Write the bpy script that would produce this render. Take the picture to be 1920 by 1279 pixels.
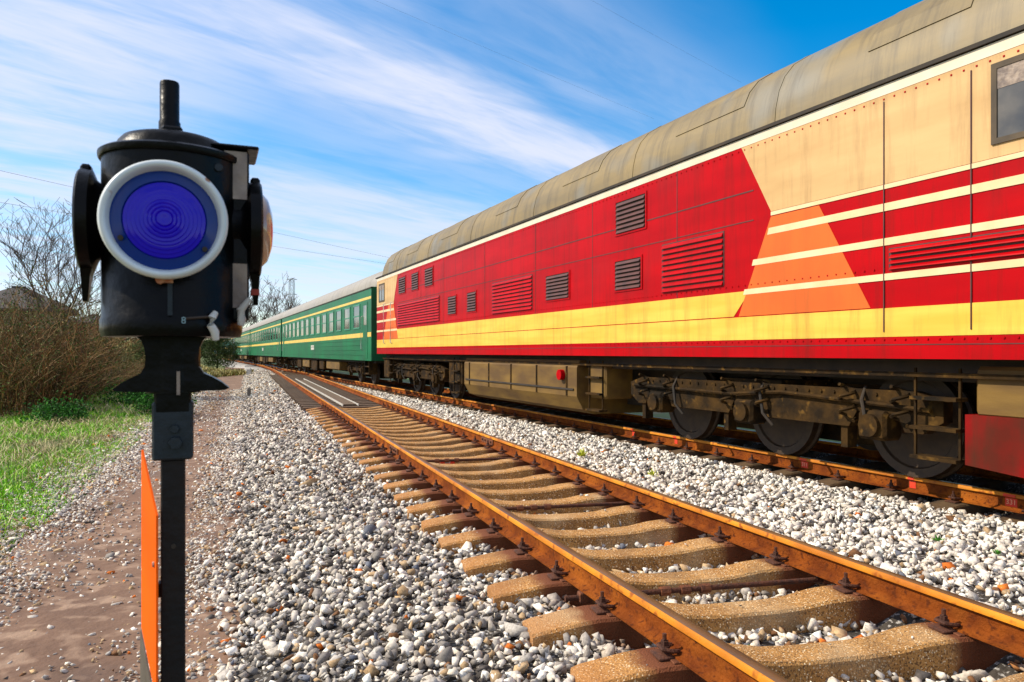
import bpy, math, random
import numpy as np
from math import sin, cos, pi, radians, atan2, sqrt
from mathutils import Vector, Matrix, noise as mnoise
for o in list(bpy.data.objects): bpy.data.objects.remove(o)
C = bpy.context.scene.collection
S = bpy.context.scene
R = random.Random(7)
NR = np.random.default_rng(11)

# ------------------------------------------------------------------ camera
# railhead is z = 0; the eye is 1.24 m above it, looking along +Y
cd = bpy.data.cameras.new('camera'); cam = bpy.data.objects.new('camera', cd); C.objects.link(cam)
cam.location = (0, 0, 1.24); cam.rotation_euler = (pi/2, 0, 0)
cd.sensor_width = 36; cd.lens = 26.25; cd.shift_y = 20.5/1920
cd.clip_start = 0.05; cd.clip_end = 6000
cd.dof.use_dof = True; cd.dof.focus_distance = 5.5; cd.dof.aperture_fstop = 11
S.camera = cam
# ------------------------------------------------------------------ light
SUN_DIR = Vector((-0.93, 0.02, 0.0)).normalized()
EL = radians(40)
sd = Vector((SUN_DIR.x*cos(EL), SUN_DIR.y*cos(EL), sin(EL)))
sl = bpy.data.lights.new('sun', 'SUN'); sun = bpy.data.objects.new('sun', sl); C.objects.link(sun)
sl.energy = 5.0; sl.angle = radians(0.5); sl.color = (1.0, 0.90, 0.74)
sun.rotation_euler = sd.to_track_quat('Z', 'Y').to_euler(); sun.location = (-20, 0, 30)
W = bpy.data.worlds.new('World'); S.world = W; W.use_nodes = True
S.view_settings.view_transform = 'Standard'; S.view_settings.look = 'None'
S.view_settings.exposure = 0.12; S.view_settings.gamma = 1

def world():
    nt = W.node_tree; N = nt.nodes; L = nt.links; N.clear()
    out = N.new('ShaderNodeOutputWorld'); bg = N.new('ShaderNodeBackground'); bg.inputs[1].default_value = 0.12
    L.new(bg.outputs[0], out.inputs[0])
    sky = N.new('ShaderNodeTexSky'); sky.sky_type = 'NISHITA'; sky.sun_disc = False
    sky.sun_elevation = EL; sky.sun_rotation = atan2(sd.x, sd.y); sky.altitude = 0
    sky.air_density = 1.0; sky.dust_density = 0.6; sky.ozone_density = 3.0
    def M(op, a, b=None, c=None, clamp=False):
        n = N.new('ShaderNodeMath'); n.operation = op; n.use_clamp = clamp
        for i, v in enumerate((a, b, c)):
            if v is None: continue
            if isinstance(v, (int, float)): n.inputs[i].default_value = v
            else: L.new(v, n.inputs[i])
        return n.outputs[0]
    def ramp(v, a, b):
        n = N.new('ShaderNodeMapRange'); n.interpolation_type = 'SMOOTHSTEP'
        L.new(v, n.inputs[0]); n.inputs[1].default_value = a; n.inputs[2].default_value = b
        return n.outputs[0]
    tc = N.new('ShaderNodeTexCoord'); sp = N.new('ShaderNodeSeparateXYZ'); L.new(tc.outputs['Generated'], sp.inputs[0])
    x, y, z = sp.outputs
    zz = M('ADD', M('MAXIMUM', z, 0.0), 0.1)
    u = M('DIVIDE', x, zz); v = M('DIVIDE', y, zz)
    t = M('SUBTRACT', v, u); s = M('ADD', u, v)
    # long cirrus streaks: noise stretched along s
    def streak(ks, kt, det, off):
        cb = N.new('ShaderNodeCombineXYZ'); L.new(M('MULTIPLY', s, ks), cb.inputs[0]); L.new(M('MULTIPLY', t, kt), cb.inputs[1]); cb.inputs[2].default_value = off
        n = N.new('ShaderNodeTexNoise'); n.inputs['Scale'].default_value = 1; n.inputs['Detail'].default_value = det; n.inputs['Roughness'].default_value = 0.6
        n.inputs['Distortion'].default_value = 0.5
        L.new(cb.outputs[0], n.inputs['Vector']); return n.outputs[0]
    n1 = streak(0.5, 1.7, 5, 3.1); n2 = streak(1.3, 5.5, 6, 8.4); n3 = streak(.5, .8, 3, 1.7)
    wob = M('ADD', t, M('MULTIPLY', M('SUBTRACT', n3, .5), .9))
    b1 = M('MULTIPLY', ramp(wob, 1.80, 2.35), M('SUBTRACT', 1.0, ramp(wob, 2.6, 3.2)))
    b2 = M('MULTIPLY', ramp(wob, 3.3, 3.9), .85)
    b3 = M('MULTIPLY', M('SUBTRACT', 1.0, ramp(s, .7, 2.3)), .95)
    b4 = M('MAXIMUM', M('MULTIPLY', ramp(wob, 1.1, 1.9), .38), M('MULTIPLY', ramp(M('MULTIPLY', y, -1.0), .1, .5), .7))  # second term: unseen white cloud behind the camera, added to neutralise blue ambient light
    band = M('MAXIMUM', M('MAXIMUM', b1, b2), M('MAXIMUM', b3, b4))
    tex = M('ADD', M('MULTIPLY', n1, .6), M('MULTIPLY', n2, .4))
    dens = M('MULTIPLY', band, M('ADD', .34, M('MULTIPLY', ramp(tex, .33, .62), .66)))
    dens = M('MULTIPLY', dens, M('MULTIPLY', ramp(z, .0, .08), .92), clamp=True)
    # saturate the blue
    hs = N.new('ShaderNodeHueSaturation'); hs.inputs['Saturation'].default_value = 1.5; hs.inputs['Value'].default_value = 1.55; hs.inputs['Hue'].default_value = .495
    L.new(sky.outputs[0], hs.inputs['Color'])
    mx = N.new('ShaderNodeMix'); mx.data_type = 'RGBA'; mx.blend_type = 'MIX'
    L.new(dens, mx.inputs[0]); L.new(hs.outputs[0], mx.inputs[6]); mx.inputs[7].default_value = (6.4, 6.7, 8.0, 1)
    L.new(mx.outputs[2], bg.inputs[0])
world()

# ------------------------------------------------------------------ materials
MATS = {}
def mat(name, col, rough=0.7, col2=None, nscale=8, stretch=None, metal=0, bump=0, bscale=40, spec=0.5,
        spots=None, coat=0, detail=6, contrast=(.35, .65), emit=None, grime=None):
    if name in MATS: return MATS[name]
    m = bpy.data.materials.new(name); m.use_nodes = True; MATS[name] = m
    nt = m.node_tree; N = nt.nodes; L = nt.links; b = N['Principled BSDF']
    b.inputs['Roughness'].default_value = rough; b.inputs['Metallic'].default_value = metal
    b.inputs['Specular IOR Level'].default_value = spec
    if emit: b.inputs['Emission Color'].default_value = (*emit[0], 1); b.inputs['Emission Strength'].default_value = emit[1]
    if coat: b.inputs['Coat Weight'].default_value = coat; b.inputs['Coat Roughness'].default_value = .08
    tc = N.new('ShaderNodeTexCoord'); mp = N.new('ShaderNodeMapping'); L.new(tc.outputs['Object'], mp.inputs[0])
    if stretch: mp.inputs['Scale'].default_value = stretch
    b.inputs['Base Color'].default_value = (*col, 1)
    last = None
    if col2:
        n = N.new('ShaderNodeTexNoise'); n.inputs['Scale'].default_value = nscale; n.inputs['Detail'].default_value = detail
        L.new(mp.outputs[0], n.inputs['Vector'])
        rp = N.new('ShaderNodeMapRange'); rp.inputs[1].default_value = contrast[0]; rp.inputs[2].default_value = contrast[1]
        L.new(n.outputs[0], rp.inputs[0])
        mx = N.new('ShaderNodeMix'); mx.data_type = 'RGBA'; L.new(rp.outputs[0], mx.inputs[0])
        mx.inputs[6].default_value = (*col, 1); mx.inputs[7].default_value = (*col2, 1); last = mx.outputs[2]
    if spots:   # (scale, colour, low, high)
        for sc, c3, lo, hi in spots:
            v = N.new('ShaderNodeTexNoise'); v.inputs['Scale'].default_value = sc; v.inputs['Detail'].default_value = 2
            L.new(tc.outputs['Object'], v.inputs['Vector'])
            rp = N.new('ShaderNodeMapRange'); rp.inputs[1].default_value = lo; rp.inputs[2].default_value = hi; L.new(v.outputs[0], rp.inputs[0])
            mx = N.new('ShaderNodeMix'); mx.data_type = 'RGBA'; L.new(rp.outputs[0], mx.inputs[0])
            if last: L.new(last, mx.inputs[6])
            else: mx.inputs[6].default_value = (*col, 1)
            mx.inputs[7].default_value = (*c3, 1); last = mx.outputs[2]
    if grime:   # rain streaks and brake dust
        gm = N.new('ShaderNodeMapping'); L.new(tc.outputs['Object'], gm.inputs[0]); gm.inputs['Scale'].default_value = (5, 1, .45)
        g = N.new('ShaderNodeTexNoise'); g.inputs['Scale'].default_value = 1.6; g.inputs['Detail'].default_value = 7; g.inputs['Roughness'].default_value = .7; L.new(gm.outputs[0], g.inputs['Vector'])
        rp = N.new('ShaderNodeMapRange'); rp.inputs[1].default_value = .48; rp.inputs[2].default_value = .78; rp.inputs[4].default_value = grime[1]; L.new(g.outputs[0], rp.inputs[0])
        mx = N.new('ShaderNodeMix'); mx.data_type = 'RGBA'; L.new(rp.outputs[0], mx.inputs[0]); L.new(last, mx.inputs[6]); mx.inputs[7].default_value = (*grime[0], 1); last = mx.outputs[2]
    if last: L.new(last, b.inputs['Base Color'])
    if bump:
        n = N.new('ShaderNodeTexNoise'); n.inputs['Scale'].default_value = bscale; n.inputs['Detail'].default_value = 6
        L.new(mp.outputs[0], n.inputs['Vector'])
        bp = N.new('ShaderNodeBump'); bp.inputs['Strength'].default_value = bump; bp.inputs['Distance'].default_value = .02
        L.new(n.outputs[0], bp.inputs['Height']); L.new(bp.outputs[0], b.inputs['Normal'])
    return m
def attr_mat(name, rough=.8, bump=0, bscale=60, trans=0, vary=.25):
    m = bpy.data.materials.new(name); m.use_nodes = True
    nt = m.node_tree; N = nt.nodes; L = nt.links; b = N['Principled BSDF']; b.inputs['Roughness'].default_value = rough
    b.inputs['Specular IOR Level'].default_value = .3
    a = N.new('ShaderNodeVertexColor'); a.layer_name = 'col'
    tc = N.new('ShaderNodeTexCoord')
    n = N.new('ShaderNodeTexNoise'); n.inputs['Scale'].default_value = bscale; n.inputs['Detail'].default_value = 5; L.new(tc.outputs['Object'], n.inputs['Vector'])
    rp = N.new('ShaderNodeMapRange'); rp.inputs[1].default_value = .3; rp.inputs[2].default_value = .7; rp.inputs[3].default_value = 1-vary; rp.inputs[4].default_value = 1+vary
    L.new(n.outputs[0], rp.inputs[0])
    mx = N.new('ShaderNodeMix'); mx.data_type = 'RGBA'; mx.blend_type = 'MULTIPLY'; mx.inputs[0].default_value = 1
    L.new(a.outputs[0], mx.inputs[6]); L.new(rp.outputs[0], mx.inputs[7]); L.new(mx.outputs[2], b.inputs['Base Color'])
    if bump:
        bp = N.new('ShaderNodeBump'); bp.inputs['Strength'].default_value = bump; bp.inputs['Distance'].default_value = .01
        L.new(n.outputs[0], bp.inputs['Height']); L.new(bp.outputs[0], b.inputs['Normal'])
    return m

M_rust = mat('rust', (.25, .062, .006), .8, (.13, .028, .004), 7, bump=.5, bscale=60, spec=.12, spots=[(2.5, (.36, .105, .010), .52, .75), (30, (.10, .024, .005), .56, .68)])
M_head = mat('rail_head_lit_side', (.66, .25, .014), .55, (.42, .13, .010), 3, bump=.15, bscale=90, spec=.2, spots=[(14, (.30, .08, .008), .58, .7)])  # brighter sunlit gold put into the colour of the sun-facing head side only
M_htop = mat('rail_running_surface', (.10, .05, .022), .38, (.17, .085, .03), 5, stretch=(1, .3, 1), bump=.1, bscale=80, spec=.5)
M_rustdark = mat('dark_rust', (.045, .014, .006), .85, (.10, .028, .008), 30, bump=.5, bscale=80)
M_rustmid = mat('mid_rust', (.20, .06, .016), .8, (.10, .03, .01), 20, bump=.5, bscale=80)
M_timber = mat('tarred_timber', (.085, .055, .034), .85, (.19, .13, .08), 12, stretch=(1, 8, 8), bump=.5)
M_plank = mat('worn_plank', (.17, .115, .065), .85, (.09, .06, .035), 9, stretch=(8, 1, 8), bump=.4)
M_whitemetal = mat('white_paint_worn', (.62, .60, .55), .6, (.42, .38, .32), 14)
M_red = mat('loco_red_paint', (.47, .001, .004), .42, (.38, .001, .004), 1.2, stretch=(.6, 3, 3), spec=.08, bump=.10, bscale=1.2, grime=((.10,.012,.008), .6), spots=[(.9, (.34, .010, .012), .55, .8)])
M_yellow = mat('loco_yellow_paint', (.80, .53, .085), .45, (.72, .44, .055), 1.6, stretch=(.5, 3, 5), spec=.2, grime=((.36,.20,.04), .7))
M_cream = mat('loco_cream_paint', (.66, .43, .19), .5, (.55, .34, .14), 1.3, stretch=(.6, 3, 3), spec=.25, grime=((.30,.17,.07), .65))
M_orange = mat('loco_orange_paint', (.74, .15, .022), .45, (.66, .12, .02), 1.5, spec=.2, grime=((.35,.10,.02), .6))
M_stripe = mat('loco_stripe_paint', (.80, .62, .36), .45, (.74, .54, .28), 4)
M_white = mat('cream_white_paint', (.74, .66, .50), .45, (.66, .56, .40), 3)
M_roof = mat('olive_grey_roof', (.25, .175, .062), .55, (.17, .125, .055), 1.6, stretch=(.4, 2, 2), bump=.08, bscale=6, grime=((.06,.045,.025), .8), spots=[(1.1, (.17, .17, .15), .55, .75)])
M_under = mat('dusty_underframe', (.060, .030, .006), .85, (.016, .009, .003), 5, bump=.5, bscale=20, spec=.15, spots=[(2.2, (.012,.008,.004), .52, .66), (9, (.12,.062,.012), .60, .72)])
M_tank = mat('dusty_ochre_tank', (.19, .105, .014), .75, (.10, .05, .008), 2.2, stretch=(.6, 2, 2), bump=.15, bscale=8)
M_dark = mat('black_underframe', (.018, .014, .010), .8, (.04, .026, .014), 5)
M_grille = mat('dark_grille', (.05, .012, .012), .6, (.09, .02, .016), 5)
M_glass = mat('dark_window_glass', (.03, .035, .04), .08, (.16, .14, .11), 1.1, spec=.8, contrast=(.45,.6))  # paler blotches painted in to suggest curtains and reflections
M_steel = mat('wheel_steel', (.05, .028, .012), .6, (.03, .016, .008), 12)
M_green = mat('coach_green_paint', (.004, .165, .060), .45, (.006, .12, .048), 1.0, stretch=(.5, 2, 2), spec=.25, bump=.08, bscale=1.2, grime=((.03,.045,.02), .75), spots=[(.8, (.02, .10, .06), .55, .8)])
M_green2 = mat('coach_green_frame', (.05, .27, .16), .45, (.03, .20, .11), 4)
M_blue = mat('coach_blue_green_paint', (.010, .09, .12), .4, (.012, .06, .09), 1.0, coat=.1)
M_cyel = mat('coach_yellow_paint', (.80, .56, .10), .45, (.70, .46, .09), 3)
M_croof = mat('coach_grey_roof', (.33, .30, .25), .6, (.30, .28, .25), 1.2, stretch=(.4, 2, 2), grime=((.14,.12,.09), .8))
M_rubber = mat('gangway_rubber', (.06, .045, .03), .8, (.10, .07, .04), 6)
M_black = mat('black_enamel', (.0012, .0012, .0015), .33, (.003, .0025, .002), 9, spec=.13, bump=.2, bscale=25, spots=[(7, (.05, .018, .008), .66, .74)])
M_post = mat('weathered_black_post', (.006, .0055, .006), .6, (.014, .009, .007), 9, spec=.25, bump=.2, bscale=60)
M_slate = mat('slate_painted_steel', (.009, .015, .020), .5, (.015, .022, .028), 14, spec=.3, bump=.15, bscale=70)
M_ringw = mat('white_enamel_ring', (.66, .70, .69), .4, (.52, .56, .55), 9, coat=.3, spots=[(26, (.30, .12, .04), .71, .75)])
M_tan = mat('bare_weathered_panel', (.38, .29, .22), .6, (.16, .12, .10), 18, bump=.3)
M_lensA = mat('blue_lens_glass', (.006, .0, .36), .06, spec=.35, emit=((.04, .0, 1.0), .06))  # faint emission added to brighten the lens; no burning lamp behind it
M_lensB = mat('blue_lens_rim', (.001, .025, .17), .12, spec=.35, emit=((.0, .02, .4), .02))  # rim gets a weaker added glow too
M_lensC = mat('amber_white_lens', (.60, .42, .28), .1, (.30, .10, .04), 10, coat=.8)
M_orangeb = mat('orange_board', (.95, .125, .0), .6, (.86, .10, .0), 6, spec=.1, grime=((.55,.13,.03), .6))
M_redmark = mat('red_paint_mark', (.75, .03, .008), .6, (.6, .05, .01), 30)
M_conc = None
def conc():
    m = bpy.data.materials.new('rust_stained_concrete'); m.use_nodes = True
    N = m.node_tree.nodes; L = m.node_tree.links; b = N['Principled BSDF']; b.inputs['Roughness'].default_value = .85
    tc = N.new('ShaderNodeTexCoord'); sp = N.new('ShaderNodeSeparateXYZ'); L.new(tc.outputs['Object'], sp.inputs[0])
    oi = N.new('ShaderNodeObjectInfo'); va = N.new('ShaderNodeVectorMath'); va.operation = 'ADD'; cb = N.new('ShaderNodeCombineXYZ'); mu = N.new('ShaderNodeMath'); mu.operation = 'MULTIPLY'; mu.inputs[1].default_value = 37.0
    L.new(oi.outputs['Random'], mu.inputs[0]); L.new(mu.outputs[0], cb.inputs[0]); L.new(mu.outputs[0], cb.inputs[2]); L.new(tc.outputs['Object'], va.inputs[0]); L.new(cb.outputs[0], va.inputs[1])
    def noise(s, d=4):
        n = N.new('ShaderNodeTexNoise'); n.inputs['Scale'].default_value = s; n.inputs['Detail'].default_value = d
        L.new(va.outputs[0], n.inputs['Vector']); return n.outputs[0]
    def mr(v, a, b_, c=0, d=1):
        n = N.new('ShaderNodeMapRange'); L.new(v, n.inputs[0])
        for i, k in enumerate((a, b_, c, d)): n.inputs[i+1].default_value = k
        return n.outputs[0]
    def mix(f, a, b_):
        n = N.new('ShaderNodeMix'); n.data_type = 'RGBA'; L.new(f, n.inputs[0])
        for i, k in ((6, a), (7, b_)):
            if isinstance(k, tuple): n.inputs[i].default_value = (*k, 1)
            else: L.new(k, n.inputs[i])
        return n.outputs[2]
    base = mix(mr(noise(5), .35, .65), (.52, .265, .07), (.40, .19, .045))
    # pale aggregate grains
    vo = N.new('ShaderNodeTexVoronoi'); vo.inputs['Scale'].default_value = 70; L.new(va.outputs[0], vo.inputs['Vector'])
    g = mr(vo.outputs['Distance'], .20, .36, 1, 0)
    vm = N.new('ShaderNodeMath'); vm.operation = 'MULTIPLY'; L.new(g, vm.inputs[0]); L.new(mr(noise(45, 2), .40, .52), vm.inputs[1])
    base = mix(vm.outputs[0], base, (.98, .80, .50))
    base = mix(mr(noise(95, 2), .53, .62), base, (.17, .08, .02))
    base = mix(mr(noise(3.2, 6), .50, .66, 0, .55), base, (.20, .11, .04))
    base = mix(mr(noise(2.1, 3), .55, .72, 0, .5), base, (.55, .40, .22))
    # rust stain about the two rail seats (|x| = 0.755) with a ragged edge
    ab = N.new('ShaderNodeMath'); ab.operation = 'ABSOLUTE'; L.new(sp.outputs[0], ab.inputs[0])
    sb = N.new('ShaderNodeMath'); sb.operation = 'SUBTRACT'; L.new(ab.outputs[0], sb.inputs[0]); sb.inputs[1].default_value = .80
    a2 = N.new('ShaderNodeMath'); a2.operation = 'ABSOLUTE'; L.new(sb.outputs[0], a2.inputs[0])
    a3 = N.new('ShaderNodeMath'); a3.operation = 'MULTIPLY_ADD'; L.new(noise(9, 5), a3.inputs[0]); a3.inputs[1].default_value = .12; L.new(a2.outputs[0], a3.inputs[2])
    base = mix(mr(a3.outputs[0], .20, .29, 1, 0), base, (.15, .038, .006))
    # outer ends a little redder
    base = mix(mr(ab.outputs[0], .9, 1.2, 0, .5), base, (.42, .16, .035))
    L.new(base, b.inputs['Base Color'])
    bp = N.new('ShaderNodeBump'); bp.inputs['Strength'].default_value = .9; bp.inputs['Distance'].default_value = .010
    L.new(noise(110, 4), bp.inputs['Height']); L.new(bp.outputs[0], b.inputs['Normal'])
    return m
M_conc = conc()

# ------------------------------------------------------------------ mesh helpers
class MB:
    def __init__(s): s.v = []; s.f = []; s.m = []
    def add(s, vs, fs, mi=0):
        k = len(s.v); s.v += [tuple(p) for p in vs]; s.f += [tuple(k+i for i in f) for f in fs]; s.m += [mi]*len(fs); return s
    def box(s, x0, x1, y0, y1, z0, z1, mi=0, bev=0):
        if bev <= 0:
            vs = [(x0,y0,z0),(x1,y0,z0),(x1,y1,z0),(x0,y1,z0),(x0,y0,z1),(x1,y0,z1),(x1,y1,z1),(x0,y1,z1)]
            return s.add(vs, [(0,3,2,1),(4,5,6,7),(0,1,5,4),(1,2,6,5),(2,3,7,6),(3,0,4,7)], mi)
        b = bev  # chamfered prism along x with chamfered yz section
        sec = [(y0+b,z0),(y1-b,z0),(y1,z0+b),(y1,z1-b),(y1-b,z1),(y0+b,z1),(y0,z1-b),(y0,z0+b)]
        cy, cz = (y0+y1)/2, (z0+z1)/2
        def sh(q): return [(cy+(a-cy)*(1-2*b/(y1-y0)), cz+(c-cz)*(1-2*b/(z1-z0))) for a, c in q]
        return s.loft([[(x0,)+p for p in sh(sec)], [(x0+b,)+p for p in sec], [(x1-b,)+p for p in sec], [(x1,)+p for p in sh(sec)]], mi)
    def loft(s, rings, mi=0, caps=True, closed=True):
        n = len(rings[0]); vs = [p for r in rings for p in r]; fs = []
        for i in range(len(rings)-1):
            for j in range(n if closed else n-1):
                a = i*n+j; b = i*n+(j+1) % n; fs.append((a, b, b+n, a+n))
        if caps: fs.append(tuple(range(n-1, -1, -1))); fs.append(tuple((len(rings)-1)*n+j for j in range(n)))
        return s.add(vs, fs, mi)
    def tube(s, pts, rad, n=6, mi=0, caps=True):
        pts = [Vector(p) for p in pts]
        rad = rad if isinstance(rad, (list, tuple)) else [rad]*len(pts); rings = []
        d0 = (pts[1]-pts[0]).normalized(); up = Vector((0,0,1)) if abs(d0.z) < .9 else Vector((1,0,0))
        for i, p in enumerate(pts):
            d = (pts[min(i+1, len(pts)-1)]-pts[max(i-1, 0)]).normalized()
            a = d.cross(up).normalized(); b = d.cross(a).normalized()
            rings.append([tuple(p+(a*cos(2*pi*k/n)+b*sin(2*pi*k/n))*rad[i]) for k in range(n)])
        return s.loft(rings, mi, caps)
    def lathe(s, prof, n=24, mi=0, axis='z', o=(0,0,0)):
        rings = []
        for r, h in prof:
            r = max(r, 1e-4); ring = []
            for k in range(n):
                a = 2*pi*k/n; c, q = r*cos(a), r*sin(a)
                p = (c, q, h) if axis == 'z' else ((c, h, q) if axis == 'y' else (h, c, q))
                ring.append((p[0]+o[0], p[1]+o[1], p[2]+o[2]))
            rings.append(ring)
        return s.loft(rings, mi)
    def prism(s, poly, y0, y1, mi=0, plane='xz'):     # polygon in xz, thickness in y (or poly in xy, thickness z)
        n = len(poly)
        if plane == 'xz': vs = [(a, y0, b) for a, b in poly]+[(a, y1, b) for a, b in poly]
        elif plane == 'xy': vs = [(a, b, y0) for a, b in poly]+[(a, b, y1) for a, b in poly]
        else: vs = [(y0, a, b) for a, b in poly]+[(y1, a, b) for a, b in poly]
        fs = [tuple(range(n-1, -1, -1)), tuple(range(n, 2*n))]+[(i, (i+1) % n, n+(i+1) % n, n+i) for i in range(n)]
        return s.add(vs, fs, mi)
    def build(s, name, mats, parent=None, smooth=0):
        me = bpy.data.meshes.new(name); me.from_pydata(s.v, [], s.f)
        for m in (mats if isinstance(mats, (list, tuple)) else [mats]): me.materials.append(m)
        me.polygons.foreach_set('material_index', s.m)
        import bmesh
        bm = bmesh.new(); bm.from_mesh(me); bmesh.ops.recalc_face_normals(bm, faces=bm.faces)
        if smooth:
            for f in bm.faces: f.smooth = True
            for e in bm.edges:
                if len(e.link_faces) == 2 and e.calc_face_angle(0) > radians(smooth): e.smooth = False
        bm.to_mesh(me); bm.free(); me.update()
        o = bpy.data.objects.new(name, me); C.objects.link(o)
        if parent: o.parent = parent
        return o
def np_obj(name, V, F, cols=None, m=None, smooth=False):
    me = bpy.data.meshes.new(name); nv = len(V); nf = len(F); k = F.shape[1]
    me.vertices.add(nv); me.vertices.foreach_set('co', V.astype(np.float32).ravel())
    me.loops.add(nf*k); me.loops.foreach_set('vertex_index', F.astype(np.int32).ravel())
    me.polygons.add(nf); me.polygons.foreach_set('loop_start', np.arange(0, nf*k, k, dtype=np.int32))
    me.polygons.foreach_set('loop_total', np.full(nf, k, dtype=np.int32))
    if smooth: me.polygons.foreach_set('use_smooth', np.ones(nf, dtype=bool))
    me.update(calc_edges=True)
    if cols is not None:
        a = me.color_attributes.new('col', 'FLOAT_COLOR', 'POINT')
        a.data.foreach_set('color', np.concatenate([cols, np.ones((nv, 1))], 1).astype(np.float32).ravel())
    if m: me.materials.append(m)
    o = bpy.data.objects.new(name, me); C.objects.link(o); return o
def empty(name, loc=(0,0,0), rz=0):
    o = bpy.data.objects.new(name, None); C.objects.link(o); o.location = loc; o.rotation_euler = (0,0,rz); o.empty_display_size = .2; return o
def tag(o, label=None, cat=None, group=None, kind=None):
    if label: o['label'] = label
    if cat: o['category'] = cat
    if group: o['group'] = group
    if kind: o['kind'] = kind
    return o
def kids(o): return [c for c in KID.get(o.name, [])]
def copy_tree(o, parent=None):
    c = o.copy(); C.objects.link(c); c.parent = parent
    for ch in list(o.children): copy_tree(ch, c)
    return c
ONES = ['','first','second','third','fourth','fifth','sixth','seventh','eighth','ninth','tenth','eleventh','twelfth','thirteenth','fourteenth','fifteenth','sixteenth','seventeenth','eighteenth','nineteenth']
def ordw(n):
    if n < 20: return ONES[n]
    tn = {2:('twentieth','twenty'),3:('thirtieth','thirty'),4:('fortieth','forty'),5:('fiftieth','fifty'),6:('sixtieth','sixty'),7:('seventieth','seventy'),8:('eightieth','eighty')}[n//10]
    return tn[0] if n % 10 == 0 else tn[1]+'-'+ONES[n % 10]
def text_mb(txt, size, depth):
    cu = bpy.data.curves.new('t', 'FONT'); cu.body = txt; cu.size = size; cu.extrude = depth; cu.align_x = 'CENTER'; cu.align_y = 'CENTER'
    o = bpy.data.objects.new('t', cu); C.objects.link(o); dg = bpy.context.evaluated_depsgraph_get(); dg.update()
    me = bpy.data.meshes.new_from_object(o.evaluated_get(dg)); bpy.data.objects.remove(o); bpy.data.curves.remove(cu)
    return me

# ------------------------------------------------------------------ layout of the two tracks
# nearer track centre: X = 2.81 - .355 Y ; train track centre: X = 8.07 - .4357 Y ; they join near Y = 65 (turnout)
SN, ST = -.355, -.4357
cN = 1/sqrt(1+SN*SN); cT = 1/sqrt(1+ST*ST)
def near_x(y):
    d = (ST-SN)
    tr = 8.07+ST*y
    if y < 45: return 2.81+SN*y
    if y < 85.0:
        return tr - .0807*(85-y)**2/80 + (2.81+SN*45 - (8.07+ST*45) + .0807*20)*(85-y)/40
    return tr
def train_x(y): return 8.07+ST*y
def qn(x, y): return (x-(2.81+SN*y))*cN
def qt(x, y): return (x-train_x(y))*cT
def ballast_z(x, y):
    a, b = qn(x, y), qt(x, y)
    if abs(a) < .72: z = -.305
    elif a < 0:
        if a > -.95: z = -.295 + (.055)*(-a-.72)/.23
        elif a > -1.75: z = -.24 - .05*(-a-.95)/.8
        else: z = -.29-.30*(-a-1.75)/1.2
    else:
        z = -.30+.13*min(1, (a-.72)/.3)
        if abs(b) < .80: z = -.27
        elif b < -.8: z = min(z, -.17-.10*max(0, (1.25+b)/.45)) if b > -1.25 else z
        elif b > 1.3: z = -.2-.25*min(1.6, (b-1.3))
    return z

# ------------------------------------------------------------------ ground
M_ground = mat('meadow_soil', (.10, .12, .025), .95, (.07, .13, .018), .35, bump=.6, bscale=3, spots=[(.9, (.16, .125, .05), .5, .7)])
def ground_z(x, y):
    # flat apron, rising to a dry grassy bank on the far left
    e = -x-.38*y    # how far left of the line beside the path
    z = -.60+.03*mnoise.noise(Vector((x*.4, y*.4, 0)))
    if e > 1.2 : z += .10*min(1, (e-1.2)/2)
    d = math.hypot((x+31)/10, (y-52)/16)
    if d < 1: z += 2.9*(.5+.5*cos(pi*d))
    return z
def build_ground():
    xs = [-3000,-1200,-500,-220,-120,-80]+[-60+1.0*i for i in range(76)]+[20,40,80,200,600,1500,3000]
    ys = [-60,-20,-8]+[-4+1.0*i for i in range(95)]+[100,120,150,200,300,500,900,1600,3200]
    mb = MB(); nx = len(xs)
    vs = [(x, y, ground_z(x, y)) for y in ys for x in xs]
    fs = [(j*nx+i, j*nx+i+1, (j+1)*nx+i+1, (j+1)*nx+i) for j in range(len(ys)-1) for i in range(nx-1)]
    mb.add(vs, fs); o = mb.build('ground', M_ground, smooth=180); tag(o, kind='structure')
build_ground()
# dirt path
M_path = mat('trodden_earth', (.21, .120, .072), .95, (.15, .083, .05), 1.3, bump=1.0, bscale=11, spots=[(5, (.31, .20, .13), .52, .66), (.8, (.11, .068, .048), .58, .75)])
def strip(name, fl, fr, y0, y1, dz, m, jit=.12, nx=10, step=.25, hf=None):
    mb = MB(); ys = []; y = y0
    while y < y1: ys.append(y); y += step*(1+max(0, y)/12)
    ys.append(y1); vs = []
    for y in ys:
        a = fl(y)+jit*mnoise.noise(Vector((y*1.3, 1, 0)))*2; b = fr(y)+jit*mnoise.noise(Vector((y*1.3, 9, 0)))*2
        for i in range(nx+1):
            x = a+(b-a)*i/nx; vs.append((x, y, (hf or ground_z)(x, y)+dz))
    fs = [(j*(nx+1)+i, j*(nx+1)+i+1, (j+1)*(nx+1)+i+1, (j+1)*(nx+1)+i) for j in range(len(ys)-1) for i in range(nx)]
    mb.add(vs, fs); return mb.build(name, m, smooth=180)
def path_l(y): return -2.05-.36*y - .2*mnoise.noise(Vector((y*.5, 4, 0)))
tag(strip('path', path_l, lambda y: .0-.355*y, -3, 110, .035, M_path, hf=lambda x, y: ground_z(x, y)+.03*mnoise.noise(Vector((x*1.5, y*.7, 5)))), kind='structure')
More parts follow.
